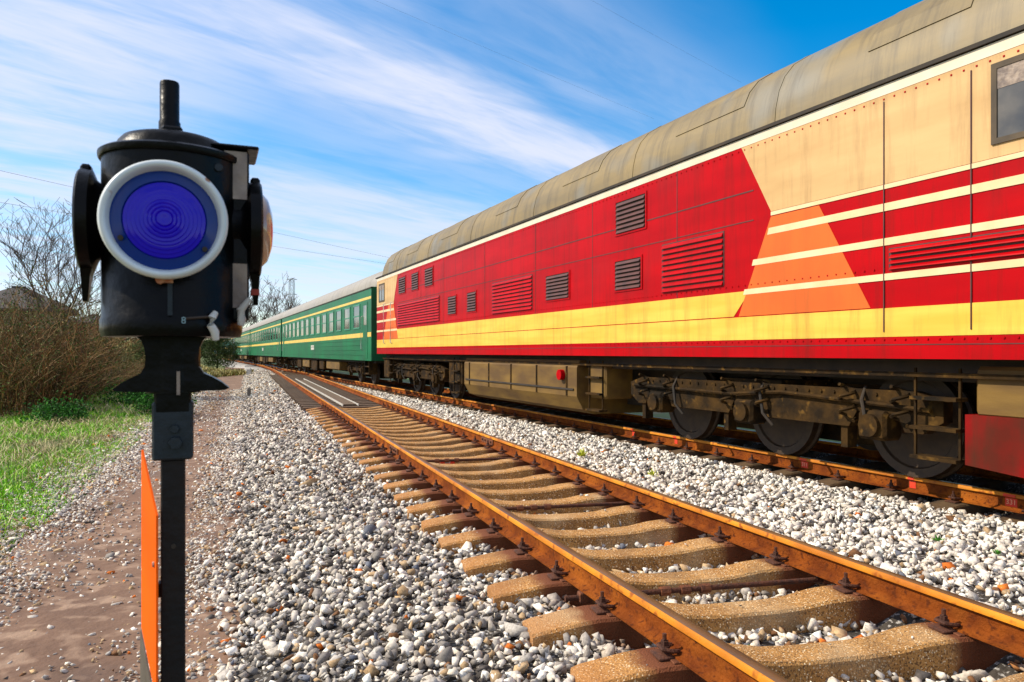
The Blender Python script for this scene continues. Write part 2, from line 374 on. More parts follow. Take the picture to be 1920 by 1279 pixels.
# ballast bed below the loose stones
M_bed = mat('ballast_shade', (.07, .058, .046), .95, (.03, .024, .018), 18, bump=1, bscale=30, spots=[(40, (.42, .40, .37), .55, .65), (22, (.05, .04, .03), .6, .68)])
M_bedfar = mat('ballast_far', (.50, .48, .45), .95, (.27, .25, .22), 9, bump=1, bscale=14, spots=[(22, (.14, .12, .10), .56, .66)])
def build_bed():
    mb = MB(); ys = []; y = -2.0
    while y < 160: ys.append(y); y += .4*(1+max(0, y)/10)
    ks = 60; vs = []
    for y in ys:
        xl = -.30-.355*y if y < 85 else train_x(y)-3.2/cT
        xr = train_x(y)+3.2/cT
        for i in range(ks+1):
            x = xl+(xr-xl)*i/ks
            z = (ballast_z(x, y) if y < 60 else min(-.22, -.22-.3*max(0, abs(qt(x, y))-1.8)))-.03 + .015*mnoise.noise(Vector((x*5, y*5, 0)))
            if i == 0 or i == ks: z = -.72
            vs.append((x, y, z))
    n = ks+1
    fs = [(j*n+i, j*n+i+1, (j+1)*n+i+1, (j+1)*n+i) for j in range(len(ys)-1) for i in range(ks)]
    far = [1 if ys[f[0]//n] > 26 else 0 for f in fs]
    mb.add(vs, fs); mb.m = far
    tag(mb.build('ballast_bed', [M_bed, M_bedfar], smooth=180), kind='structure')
build_bed()

# loose stones
PHI = (1+5**.5)/2
ICO = np.array([(-1,PHI,0),(1,PHI,0),(-1,-PHI,0),(1,-PHI,0),(0,-1,PHI),(0,1,PHI),(0,-1,-PHI),(0,1,-PHI),(PHI,0,-1),(PHI,0,1),(-PHI,0,-1),(-PHI,0,1)])/1.9
ICF = np.array([(0,11,5),(0,5,1),(0,1,7),(0,7,10),(0,10,11),(1,5,9),(5,11,4),(11,10,2),(10,7,6),(7,1,8),(3,9,4),(3,4,2),(3,2,6),(3,6,8),(3,8,9),(4,9,5),(2,4,11),(6,2,10),(8,6,7),(9,8,1)])
def hull_shapes(n):
    import bmesh
    out = []
    for _ in range(n):
        bm = bmesh.new()
        k = int(NR.integers(9, 14)); P = NR.uniform(-1, 1, (k, 3)); P /= (np.abs(P)**3).sum(1)[:, None]**(1/3)*NR.uniform(1.0, 1.35, (k, 1))
        for p in P: bm.verts.new(tuple(p))
        r = bmesh.ops.convex_hull(bm, input=bm.verts)
        bmesh.ops.delete(bm, geom=[g for g in r['geom_unused'] if isinstance(g, bmesh.types.BMVert)], context='VERTS')
        bmesh.ops.triangulate(bm, faces=bm.faces); bm.verts.index_update(); bm.verts.ensure_lookup_table()
        out.append((np.array([tuple(v.co) for v in bm.verts]), np.array([[v.index for v in f.verts] for f in bm.faces]))); bm.free()
    return out
def rand_rot(n):
    q = NR.normal(size=(n, 4)); q /= np.linalg.norm(q, axis=1)[:, None]; w, x, y, z = q.T
    return np.stack([1-2*(y*y+z*z), 2*(x*y-z*w), 2*(x*z+y*w), 2*(x*y+z*w), 1-2*(x*x+z*z), 2*(y*z-x*w), 2*(x*z-y*w), 2*(y*z+x*w), 1-2*(x*x+y*y)], 1).reshape(n, 3, 3)
def stones(name, P, size, cols, m, flat=.62):
    n = len(P); H = hull_shapes(48); which = NR.integers(0, 48, n); Vs = []; Fs = []; Cs = []; base = 0
    sc = np.stack([size*NR.uniform(.9, 1.35, n), size*NR.uniform(.7, 1.05, n), size*NR.uniform(.45, .85, n)], 1); RR = rand_rot(n)
    for h in range(48):
        ix = np.nonzero(which == h)[0]
        if not len(ix): continue
        hv, hf = H[h]; v = hv[None]*sc[ix][:, None, :]; v = np.einsum('nij,nkj->nki', RR[ix], v); v[:, :, 2] *= flat+.25; v = v+P[ix][:, None, :]
        Vs.append(v.reshape(-1, 3)); Fs.append((hf[None]+(np.arange(len(ix))*len(hv))[:, None, None]).reshape(-1, 3)+base); Cs.append(np.repeat(cols[ix], len(hv), axis=0)); base += len(ix)*len(hv)
    return np_obj(name, np.concatenate(Vs), np.concatenate(Fs), np.concatenate(Cs), m)
def palette(n, weights, table):
    idx = NR.choice(len(table), n, p=np.array(weights)/sum(weights)); c = np.array(table)[idx]*(1-.18*NR.uniform(0, 1, (n, 1))*np.array([0, .25, .6]))
    return np.clip(c*NR.uniform(.78, 1.22, (n, 1)), 0, .95)
M_stone = attr_mat('crushed_stone', .9, .15, 70, vary=.28)
TBL = [(.66,.60,.51),(.45,.41,.36),(.25,.225,.20),(.075,.065,.058),(.45,.31,.17),(.62,.16,.02),(.18,.085,.035),(.85,.80,.71),(.13,.14,.17)]
def ballast_points():
    pts = []; y = 1.2
    while y < 62:
        dy = .12*(1+y/14); rho = 640*min(1, (6.0/y)**.85)
        if y < 2.3: rho = 350
        xl = max(-.35-.355*y, -.95*y-.8); xr = min(train_x(y)+2.2, .95*y+1.2)
        nn = int(rho*dy*(xr-xl)); xs = NR.uniform(xl, xr, nn); yy = NR.uniform(y, y+dy, nn)
        pts.append(np.stack([xs, yy], 1)); y += dy
    return np.concatenate(pts)
PT = ballast_points()
qa = (PT[:,0]-(2.81+SN*PT[:,1]))*cN; qb = (PT[:,0]-(8.07+ST*PT[:,1]))*cT
keep = (np.abs(np.abs(qa)-.75) > .06) | (PT[:,1] > 30)
keep &= ~((qb > .9) & (NR.uniform(size=len(PT)) < .6))
keep &= ~((np.abs(qa) < .3) & (PT[:,1] > 18.2) & (PT[:,1] < 45) & (NR.uniform(size=len(PT)) < .7))
PT = PT[keep]; qa = qa[keep]; qb = qb[keep]
Z = np.array([ballast_z(x, y) for x, y in PT])
size = NR.lognormal(-3.68, .34, len(PT))*np.clip((PT[:,1]/8.0), 1, 4)**.25
size = np.where(NR.uniform(size=len(PT)) < .05, size*1.45, size)
P3 = np.stack([PT[:,0], PT[:,1], Z+NR.normal(0, .011, len(PT))-.004], 1)
WL = [32, 30, 19, 9, 7, .6, 2.5, 12, 3]; WR = [40, 17, 5, 3.5, 3, .4, 1.5, 44, 1]; WM = [38, 24, 8, 6, 15, 1.5, 5, 16, 2]
cols = palette(len(PT), WL, TBL); cr = palette(len(PT), WR, TBL); cm = palette(len(PT), WM, TBL)
cols = np.where((qa > .95)[:, None], cr, cols); cols = np.where((np.abs(qa) < .75)[:, None], cm, cols)
# rust dust on the stones lying hard against the rails
nr = np.exp(-((np.abs(qa)-.80)/.12)**2); nr2 = np.exp(-((qb+.80)/.22)**2); nr = np.clip(np.maximum(nr, nr2)*NR.uniform(.2, 1.1, len(PT)), 0, 1)[:, None]
cols = cols*(1-nr)+nr*np.array([.26,.115,.04])*NR.uniform(.6, 1.6, (len(PT), 1))
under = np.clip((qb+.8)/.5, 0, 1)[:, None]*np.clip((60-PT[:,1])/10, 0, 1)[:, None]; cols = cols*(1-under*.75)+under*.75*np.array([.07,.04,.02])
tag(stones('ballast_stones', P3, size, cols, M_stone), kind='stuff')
# thin gravel on and beside the path
def gravel():
    n = 46000; y = 1.6+NR.uniform(0, 1, n)**1.7*34
    kind = NR.uniform(size=n)
    left = -2.05-.36*y; right = -.3-.355*y
    x = np.where(kind < .68, left-.1+NR.normal(0, .36, n), np.where(kind < .88, right+NR.normal(-.1, .16, n), left+(right-left)*NR.uniform(0, 1, n)))
    ok = x > -1.0*y-.5; x = x[ok]; y = y[ok]
    z = np.array([ground_z(a, b)+.04 for a, b in zip(x, y)])
    s = NR.lognormal(-4.25, .42, len(x))*np.clip(y/7, 1, 4)**.45
    c = palette(len(x), [34, 30, 10, 5, 16, 1, 4, 14, 2], TBL)
    tag(stones('path_gravel', np.stack([x, y, z], 1), s, c, M_stone), kind='stuff')
gravel()

# ------------------------------------------------------------------ rails
def rail_prof():
    h = [(-.035,-.006),(-.028,0),(.028,0),(.035,-.006),(.035,-.033),(.010,-.045),(.008,-.085),(.010,-.122),(.040,-.136),(.066,-.141),(.066,-.152)]
    return h+[(-a, b) for a, b in reversed(h[4:])]
PROF = rail_prof()
def sweep_rail(name, fx, q, y0, y1, label, flats=()):
    ys = []; y = y0
    while y < y1: ys.append(y); y += .8*(1+max(0, y)/20)
    ys.append(y1); rings = []
    for y in ys:
        sl = (fx(y+.05)-fx(y-.05))/.1; c = 1/sqrt(1+sl*sl)   # normal (c, -sl*c)
        cx, cy = fx(y)+q*c, y-q*sl*c
        rings.append([(cx+a*c, cy-a*sl*c, b) for a, b in PROF])
    mb = MB(); mb.loft(rings); n = len(PROF)
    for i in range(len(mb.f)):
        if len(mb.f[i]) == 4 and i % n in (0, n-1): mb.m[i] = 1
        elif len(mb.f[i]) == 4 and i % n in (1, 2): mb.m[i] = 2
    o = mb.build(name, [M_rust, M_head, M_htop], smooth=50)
    return tag(o, label, 'rail', 'rusty running rails')
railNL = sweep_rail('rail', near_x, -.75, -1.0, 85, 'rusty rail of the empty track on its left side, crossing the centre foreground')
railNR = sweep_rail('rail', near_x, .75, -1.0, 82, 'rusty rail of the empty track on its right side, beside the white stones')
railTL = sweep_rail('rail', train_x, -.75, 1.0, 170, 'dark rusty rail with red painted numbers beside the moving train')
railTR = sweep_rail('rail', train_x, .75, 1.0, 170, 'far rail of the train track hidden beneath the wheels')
# red paint patches with figures on the web of the train-side rail
AT = atan2(-cT, -ST*cT)      # direction toward the camera along the train track
rotT = atan2(-cT, -ST*cT)
def on_train(yc, q, z=0): return Vector((train_x(yc)+q*cT, yc-q*ST*cT, z))
RT = Matrix.Rotation(atan2(-cT, -ST*cT), 4, 'Z')
for (yc, txt) in ((6.86, '331'), (9.05, '311'), (11.35, ''), (12.4, ''), (7.75, '')):
    mb = MB(); w = .105 if txt else .07
    mb.box(-w/2, w/2, -.7895, -.786, -.032, -.0065)
    mb.box(-w/2, w/2, -.7625, -.7600, -.118, -.045)
    o = mb.build('paint_mark', M_redmark, railTL)
    o.matrix_local = Matrix.Translation(on_train(yc, 0)) @ RT
    for ci, ch in enumerate(txt):
        me = text_mb(ch, .062, .0006); me.materials.clear(); me.materials.append(mat('pale_red_chalk', (.85,.42,.25), .7))
        t = bpy.data.objects.new('painted_digit', me); C.objects.link(t); t.parent = o
        t.matrix_local = Matrix.Translation(((ci-1)*.031, -.7635, -.081)) @ Matrix.Rotation(pi/2, 4, 'X')
# fishplates with bolts on the near track
def fishplate(rail, q, yc, side):
    mb = MB(); mb.box(-.28, .28, -.006, .006, -.125, -.042, bev=.003)
    p = mb.build('joint_bar', M_rustmid, rail)
    ang = atan2(cN, SN*cN)
    base = Vector((near_x(yc)+q*cN, yc-q*SN*cN, 0))+Vector((cN, -SN*cN, 0))*(.018*side)
    p.matrix_local = Matrix.Translation(base) @ Matrix.Rotation(ang, 4, 'Z')
    for k in (-.2, -.07, .07, .2):
        b = MB(); b.lathe([(.0, -.022), (.016, -.022), (.016, .022), (0, .022)], 6, axis='y', o=(k, 0, -.083))
        b.build('bolt', M_rustdark, p)
for sd_ in (-1, 1):
    fishplate(railNL, -.75, 10.4, sd_); fishplate(railNR, .75, 10.9, sd_)

# ------------------------------------------------------------------ sleepers
def sleeper_mb():
    st = [(-1.26,-.215,.105,.13),(-1.22,-.205,.112,.14),(-1.0,-.172,.118,.145),(-.90,-.162,.118,.145),(-.60,-.162,.118,.145),(-.48,-.170,.112,.142),(-.30,-.198,.100,.128),(-.15,-.205,.098,.125)]
    st = st+[(-a, b, c, d) for a, b, c, d in reversed(st)]
    rings = [[(x, -wb, -.39), (x, -wt-.008, zt-.014), (x, -wt+.006, zt), (x, wt-.006, zt), (x, wt+.008, zt-.014), (x, wb, -.39)] for x, zt, wt, wb in st]
    mb = MB(); mb.loft(rings); return mb
def clip_mb():
    mb = MB()
    mb.box(-.045, .05, -.055, .055, -.162, -.146, bev=.004)
    mb.tube([(-.055,-.04,-.128),(-.02,-.052,-.120),(.02,-.03,-.118),(.02,.03,-.118),(-.02,.052,-.120),(-.055,.04,-.128)], .010, 6)
    return mb
def bolt_mb():
    mb = MB(); mb.lathe([(0,-.118),(.026,-.118),(.026,-.110),(0,-.110)], 14); mb.lathe([(0,-.110),(.019,-.110),(.019,-.088),(0,-.087)], 6)
    mb.lathe([(0,-.088),(.0105,-.088),(.0105,-.056),(0,-.055)], 8); return mb
US = Vector((.9756, .2192, 0)); RZS = atan2(US.y, US.x)
proto = sleeper_mb().build('concrete_sleeper', M_conc)
def mk_clip(parent, x, flip):
    c = clip_mb().build('rail_clip', M_rustdark, parent, smooth=50); c.location = (x, 0, 0); c.rotation_euler = (0, 0, pi if flip else 0)
    bolt_mb().build('bolt', M_rustdark, c, smooth=40)
for s_ in (-1, 1):
    p = MB().box(-.085, .085, -.095, .095, -.163, -.1535, bev=.003).build('base_plate', M_rustmid, proto); p.location = (s_*.755, 0, 0)
    mk_clip(proto, s_*.755-.088, True); mk_clip(proto, s_*.755+.088, False)
def place_row(proto, ys, centre, rz, labels, group, cat):
    first = True
    for y, lab in zip(ys, labels):
        o = proto if first else copy_tree(proto); first = False
        o.location = (centre(y), y, 0); o.rotation_euler = (0, 0, rz+R.uniform(-.008, .008)); tag(o, lab, cat, group)
K0 = -3
ysN = [3.635+.593*k+R.uniform(-.018, .018) for k in range(K0, 27)]
def stray():
    P = []; 
    for y in ysN[2:16]:
        for _ in range(R.randint(2, 7)):
            a = R.choice([R.uniform(-1.2, -.95), R.uniform(-.6, .6), R.uniform(.3, .62), R.uniform(.95, 1.2)]); t = R.uniform(-.08, .08)
            P.append((near_x(y)+US.x*a-US.y*t, y+US.y*a+US.x*t, (-.200 if abs(a) < .35 else -.178 if abs(a) < 1 else -.195)+.008))
    P = np.array(P); n = len(P); tag(stones('scattered_chippings', P, NR.lognormal(-4.6, .4, n), palette(n, WM, TBL), M_stone), kind='stuff')
stray()
labs = []
for i in range(len(ysN)):
    k = i+K0
    if k < -1: labs.append('stained concrete sleeper just below the bottom edge of the photo' if k == -2 else 'stained concrete sleeper nearest the camera, under both rails')
    elif k == -1: labs.append('large tan concrete sleeper in the bottom right corner, closest one fully clear of stones')
    else: labs.append('tan concrete sleeper of the empty track, %s counted upward from the bottom edge' % ordw(k+2))
place_row(proto, ysN, near_x, RZS, labs, 'concrete sleepers of the empty track', 'sleeper')
# timber sleepers beyond, under the turnout
def timber(len_l, len_r):
    mb = MB(); mb.box(-len_l, len_r, -.10, .10, -.36, -.160, bev=.01); return mb
tp = timber(1.32, 1.3).build('timber_sleeper', M_timber)
ysT = [19.25+.62*k for k in range(44)]
place_row(tp, ysT, near_x, RZS+.02, ['dark timber sleeper of the turnout, %s beyond the tan concrete ones' % ordw(i+1) for i in range(len(ysT))], 'timber sleepers of the turnout', 'sleeper')
# train-track sleepers
ct = sleeper_mb().build('concrete_sleeper', mat('dark_oily_sleeper', (.07,.042,.02), .85, (.13,.075,.03), 8, bump=.4))
for x_ in (-.843, -.667): mk_clip(ct, x_, x_ < -.755)
ysR = [4.2+.62*k for k in range(80)]
place_row(ct, ysR, train_x, atan2(-ST*cT, cT), ['dark oily sleeper below the train, %s from the right edge along its rail' % ordw(i+1) for i in range(len(ysR))], 'dark sleepers beneath the train', 'sleeper')
# guard timbers and white rails in the turnout
def plank_strip(name, q0, q1, y0, y1, z0, z1, m):
    rings = []
    for y in (y0, (y0+y1)/2, y1):
        x = near_x(y); rings.append([(x+q0*cN, y-q0*SN*cN, z0), (x+q1*cN, y-q1*SN*cN, z0), (x+q1*cN, y-q1*SN*cN, z1), (x+q0*cN, y-q0*SN*cN, z1)])
    mb = MB(); mb.loft(rings); return mb.build(name, m)
tag(plank_strip('crossing_plank', -.28, .03, 19.4, 36, -.157, -.115, M_plank), 'brown plank walkway between the white guard bars of the turnout', 'plank')
tag(plank_strip('guard_bar', -.330, -.312, 19.3, 38, -.155, -.105, M_whitemetal), 'white painted guard bar between the rails, left of the pair', 'guard bar', 'white guard bars')
tag(plank_strip('guard_bar', .066, .084, 19.3, 38, -.155, -.105, M_whitemetal), 'white painted guard bar between the rails, right of the pair', 'guard bar', 'white guard bars')
# gauge tie rods under the rails
def tie_rod(y, label):
    o = empty('gauge_rod', (near_x(y), y, 0), RZS); tag(o, label, 'tie rod', 'rusty gauge rods')
    MB().tube([(-.92,0,-.188),(.92,0,-.188)], .017, 8).build('rod', M_rustdark, o, smooth=60)
    for s_ in (-1, 1): MB().box(s_*.80-.04, s_*.80+.04, -.03, .03, -.215, -.155, bev=.006).build('clamp', M_rustmid, o)
    for k in (-.30, -.17, -.04): MB().lathe([(0,k-.03),(.029,k-.03),(.029,k+.03),(0,k+.03)], 8, axis='x', o=(0,0,-.188)).build('collar', M_rustmid, o)
tie_rod((ysN[4]+ysN[5])/2, 'rusty gauge rod lying between two nearby concrete sleepers in the lower right')
tie_rod((ysN[8]+ysN[9])/2, 'rusty gauge rod in the dark gap halfway along the near sleepers')
tie_rod((ysN[13]+ysN[14])/2, 'dark gauge rod next to the red and white marked sleeper')
# red and white painted mark on one sleeper
o = MB().box(-.10, .10, -.006, .0, -.045, .0).build('number_mark', M_redmark); tgt = [x for x in C.objects if x.name.startswith('concrete_sleeper') and x.get('label') == labs[14]][0]
o.parent = tgt; o.location = (-.10, -.117, -.215)
w = MB().box(-.035, .035, -.009, -.0065, -.036, -.008).build('white_figure', M_whitemetal, o)

# ------------------------------------------------------------------ locomotive
SL = cT
def lx(Ys): return (14.85-Ys)/SL
def place_train(o, Ys_centre, half):     # Ys of the side plane -> centreline
    yc = Ys_centre+half*abs(ST)*cT
    o.location = (train_x(yc), yc, 0); o.rotation_euler = (0, 0, rotT)
loco = empty('locomotive'); tag(loco, 'red diesel locomotive with yellow band and cream cab heading the green coaches', 'locomotive')
place_train(loco, 14.85, 1.62)
HY = 1.62; XR, XF = -10.9, 11.9
def section(x, s=1.0, topz=0):
    half = [(1.62,1.18),(1.62,3.56),(1.62,3.655)]
    return half
body = MB()
rings = []
for x, w, zt in ((XR, .94, 3.655), (XR+.12, 1, 3.655), (XF-.7, 1, 3.655), (XF-.2, 1, 3.655), (XF, .9, 3.3)):
    rings.append([(x, -HY*w, 1.18), (x, HY*w, 1.18), (x, HY*w, zt), (x, -HY*w, zt)])
body.loft(rings); bodyo = body.build('body', M_red, loco)
rf = MB(); pr = [(1.60,3.70),(1.585,3.86),(1.54,4.05),(1.46,4.22),(1.33,4.37),(1.12,4.50),(.9,4.58),(.6,4.64),(0,4.68)]
pr = [(-a, b) for a, b in pr]+[(a, b) for a, b in reversed(pr[:-1])]
def rr(x, k, dz=0): return [(x, a*k, 3.70+(b-3.70)*k+dz) for a, b in pr]
rf.loft([rr(XR+.02, .80), rr(XR+.3, .93), rr(XR+.9, 1), rr(XF-1.0, 1), rr(XF-.5, .95), rr(XF-.1, .75)]); rfo = rf.build('roof', M_roof, loco, smooth=35)
for x in (-8.4, -5.2, -2.0, 1.3, 4.6, 7.4):     # roof section joints
    g = MB(); g.loft([[(xx, a*1.004, 3.70+(b-3.70)*1.004) for a, b in pr] for xx in (x, x+.05)]); g.build('roof_seam', M_roof, rfo, smooth=35)
for x0, x1 in ((-9.6,-8.9),(-7.4,-6.3),(-4.2,-3.0),(-.6,.5),(2.4,3.6),(5.6,6.9),(8.6,9.6)):
    g = MB(); k = pr[2:6]; g.loft([[(xx, a*1.006, 3.70+(b-3.70)*1.006) for a, b in k]+[(xx, a*.99, 3.70+(b-3.70)*.99) for a, b in reversed(k)] for xx in (x0, x1)]); hp_ = g.build('roof_hatch', M_roof, rfo)
    for xx in (): MB().tube([(xx,-1.50,4.18),(xx,-1.535,4.24),(xx,-1.44,4.33),(xx,-1.40,4.31)], .012, 6).build('lifting_eye', M_dark, hp_)
for (x0, x1, zc) in ((-9.8,-8.9,.9),(-7.2,-6.0,1),(-3.9,-2.6,1),(2.2,3.6,1),(5.2,6.4,1)):
    MB().box(x0, x1, -.55, .55, 4.62, 4.78, bev=.04).build('roof_hatch', M_roof, rfo)
MB().lathe([(0,4.7),(.2,4.7),(.2,4.86),(.16,4.9),(0,4.9)], 16, o=(-1.0,0,0)).build('exhaust_stack', M_dark, rfo)
MB().box(XR+.02, XF-.3, -HY-.028, -HY+.06, 3.662, 3.697).build('rain_gutter', M_dark, loco)
MB().box(XR+.02, XF-.3, HY-.06, HY+.028, 3.662, 3.697).build('rain_gutter', M_dark, loco)
def patch(name, poly, m, d=.004, parent=loco): return MB().prism(poly, -HY-d, -HY+.001).build(name, m, parent)
Z1, Z2, Z3 = 1.376, 1.64, 1.925
xa, xb = lx(24.75), lx(8.52)        # rear end, where the front livery starts
XE = XF-.25
patch('cantrail_stripe', [(XR+.13,3.56),(XE,3.56),(XE,3.654),(XR+.13,3.654)], M_white)
# wide yellow band in two boards with a dark seam between
patch('yellow_band', [(XR+.13,Z1),(XE,Z1),(XE,Z2-.006),(XR+.13,Z2-.006)], M_yellow)
patch('yellow_band', [(lx(23.4),Z2+.006),(lx(8.6),Z2+.006),(lx(8.35),Z3),(lx(23.1),Z3)], M_yellow)
patch('bottom_seam', [(XR+.13,1.30),(XE,1.30),(XE,1.308),(XR+.13,1.308)], M_grille, .003)
# front cab livery (towards the camera) and its mirror at the rear
def livery(f, sgn):
    patch('cream_panel', [(f(8.48),3.556),(f(8.05),2.755),(XE if sgn > 0 else XR+.13,2.755),(XE if sgn > 0 else XR+.13,3.556)], M_cream)
    patch('orange_panel', [(f(8.52),Z2+.004),(f(6.88),Z2+.004),(f(7.44),2.70),(f(8.05),2.70)], M_orange, .005)
    e = XE if sgn > 0 else XR+.13
    patch('stripe', [(f(8.05),2.71),(e,2.71),(e,2.75),(f(8.05),2.75)], M_stripe, .0075)
    for z0, z1, ys in ((2.51,2.58,8.1),(2.20,2.265,8.32),(1.885,1.945,8.45)):
        patch('stripe', [(f(ys),z0),(e,z0),(e,z1),(f(ys-.02),z1)], M_stripe, .0075)
livery(lx, 1)
livery(lambda Y: lx(30.9-Y-.12), -1)
# doors of panel lines on the engine room side
for Ys in (23.0, 20.1, 18.3, 15.8, 13.5, 11.6, 9.6):
    patch('panel_seam', [(lx(Ys),1.93),(lx(Ys)+.012,1.93),(lx(Ys)+.012,3.555),(lx(Ys),3.555)], M_grille, .003)
patch('panel_seam', [(lx(22.2),3.03),(lx(8.3),3.03),(lx(8.3),3.045),(lx(22.2),3.045)], M_grille, .0035)
patch('panel_seam', [(lx(22.2),2.70),(lx(8.3),2.70),(lx(8.3),2.712),(lx(22.2),2.712)], M_grille, .0035)
def louvre(name, Ya, Yb, z0, z1, m, mb_, n, frame=True):
    x0, x1 = sorted((lx(Ya), lx(Yb)))
    o = MB().box(x0, x1, -HY-.004, -HY+.001, z0, z1).build(name, m, loco)
    s = MB(); h = (z1-z0)/n
    for i in range(n):
        z = z0+i*h
        s.prism([(-HY-.004, z+.004), (-HY-.030, z+.006), (-HY-.026, z+.016), (-HY-.004, z+h*.78)], x0+.02, x1-.02, plane='yz')
    s.build('louvre_slats', mb_, o)
    if frame:
        f = MB()
        for (a, b, c, d) in ((x0-.03,x0,z0-.03,z1+.03),(x1,x1+.03,z0-.03,z1+.03),(x0,x1,z0-.03,z0),(x0,x1,z1,z1+.03)): f.box(a, b, -HY-.012, -HY+.001, c, d)
        f.build('frame', M_red, o)
for a, b in ((22.17,21.50),(20.9,20.3),(19.73,19.1),(10.95,10.25)): louvre('louvre_window', a, b, 2.96, 3.42, M_dark, M_grille, 7)
for a, b in ((17.99,17.45),(16.75,16.25),(13.08,12.3),(10.97,10.35)): louvre('louvre_window', a, b, 2.14, 2.56, M_dark, M_grille, 7)
for a, b in ((22.3,18.6),(15.4,13.6),(9.9,8.75)): louvre('louvre_panel', a, b, 2.02, 2.62 if a < 9 else 2.66, M_grille, M_red, 9, False)
for a, b in ((6.7,4.9),): louvre('louvre_panel', a, b, 1.97, 2.17, M_grille, M_red, 4, False)
rv = MB()
for zz in (3.52, 1.99, 1.35):
    for i in range(210): rv.box(XR+.3+i*.108-.007, XR+.3+i*.108+.007, -HY-.0085, -HY+.001, zz-.007, zz+.007)
o = rv.build('rivet_rows', M_red, loco); tag(o, kind='stuff')
# cab side door and window
xw = lx(5.75)
def framed(x0, x1, z0, z1):
    o = MB().box(x0, x1, -HY-.009, -HY+.001, z0, z1).build('cab_window', M_glass, loco); f = MB()
    for (a, b, c, d) in ((x0-.045,x0,z0-.045,z1+.045),(x1,x1+.045,z0-.045,z1+.045),(x0,x1,z0-.045,z0),(x0,x1,z1,z1+.045)): f.box(a, b, -HY-.018, -HY+.001, c, d)
    f.box((x0+x1)/2-.018, (x0+x1)/2+.018, -HY-.014, -HY-.008, z0, z1); f.build('window_frame', M_rubber, o); MB().box(x0, x1, -HY-.012, -HY-.0095, z1-.16, z1).build('sun_blind', M_tan, o)
framed(lx(5.80), lx(4.95), 2.90, 3.44); framed(lx(24.4), lx(23.8), 2.9, 3.4)
dr = MB().box(lx(6.75), lx(6.75)+.010, -HY-.010, -HY+.001, 1.42, 3.5).box(lx(6.0), lx(6.0)+.010, -HY-.010, -HY+.001, 1.42, 3.5).build('door_outline', M_grille, loco)
for Ys in (22.9, 23.7):
    MB().tube([(lx(Ys),-HY-.005,1.5),(lx(Ys),-HY-.06,1.53),(lx(Ys),-HY-.06,2.75),(lx(Ys),-HY-.005,2.78)], .014, 8).build('handrail', M_whitemetal, loco, smooth=60)
for y_ in (-.75, .75):
    MB().add([(XF-.24,y_-.6,2.65),(XF-.24,y_+.6,2.65),(XF+.0,y_+.6,2.65),(XF+.0,y_-.6,2.65),(XF-.24,y_-.6,3.2),(XF-.24,y_+.6,3.2),(XF+.02,y_+.6,3.15),(XF+.02,y_-.6,3.15)],[(0,3,2,1),(4,5,6,7),(0,1,5,4),(1,2,6,5),(2,3,7,6),(3,0,4,7)]).build('windscreen', M_glass, loco)
    MB().lathe([(0,XF-.02),(.12,XF-.02),(.12,XF+.05),(.09,XF+.06),(0,XF+.06)], 20, axis='x', o=(0,y_,1.75)).build('headlight', M_whitemetal, loco)
# underframe
MB().box(XR+.1, XF-.3, -1.30, 1.30, .98, 1.178).build('frame_beam', M_dark, loco)
tank = MB(); x0, x1 = sorted((lx(17.3), lx(12.3)))
sec = [(-1.42,1.10),(-1.48,.98),(-1.48,.50),(-1.36,.28),(-1.15,.20),(1.15,.20),(1.36,.28),(1.48,.50),(1.48,.98),(1.42,1.10)]
tank.loft([[(x,a,b) for a, b in sec] for x in (x0, x1)]); tk = tank.build('fuel_tank', M_tank, loco)
for k in range(5):
    x = x0+.35+(x1-x0-.7)*k/4; MB().box(x-.02, x+.02, -1.495, 1.495, .50, 1.0).build('tank_strap', M_under, tk)
MB().box(x0+.1, x1-.1, -1.50, -1.478, .60, .63).build('tank_seam', M_dark, tk)
MB().lathe([(0,-1.56),(.09,-1.56),(.09,-1.44),(0,-1.44)], 16, axis='y', o=(x1-.5,0,.85)).build('filler_cap', M_red, tk)
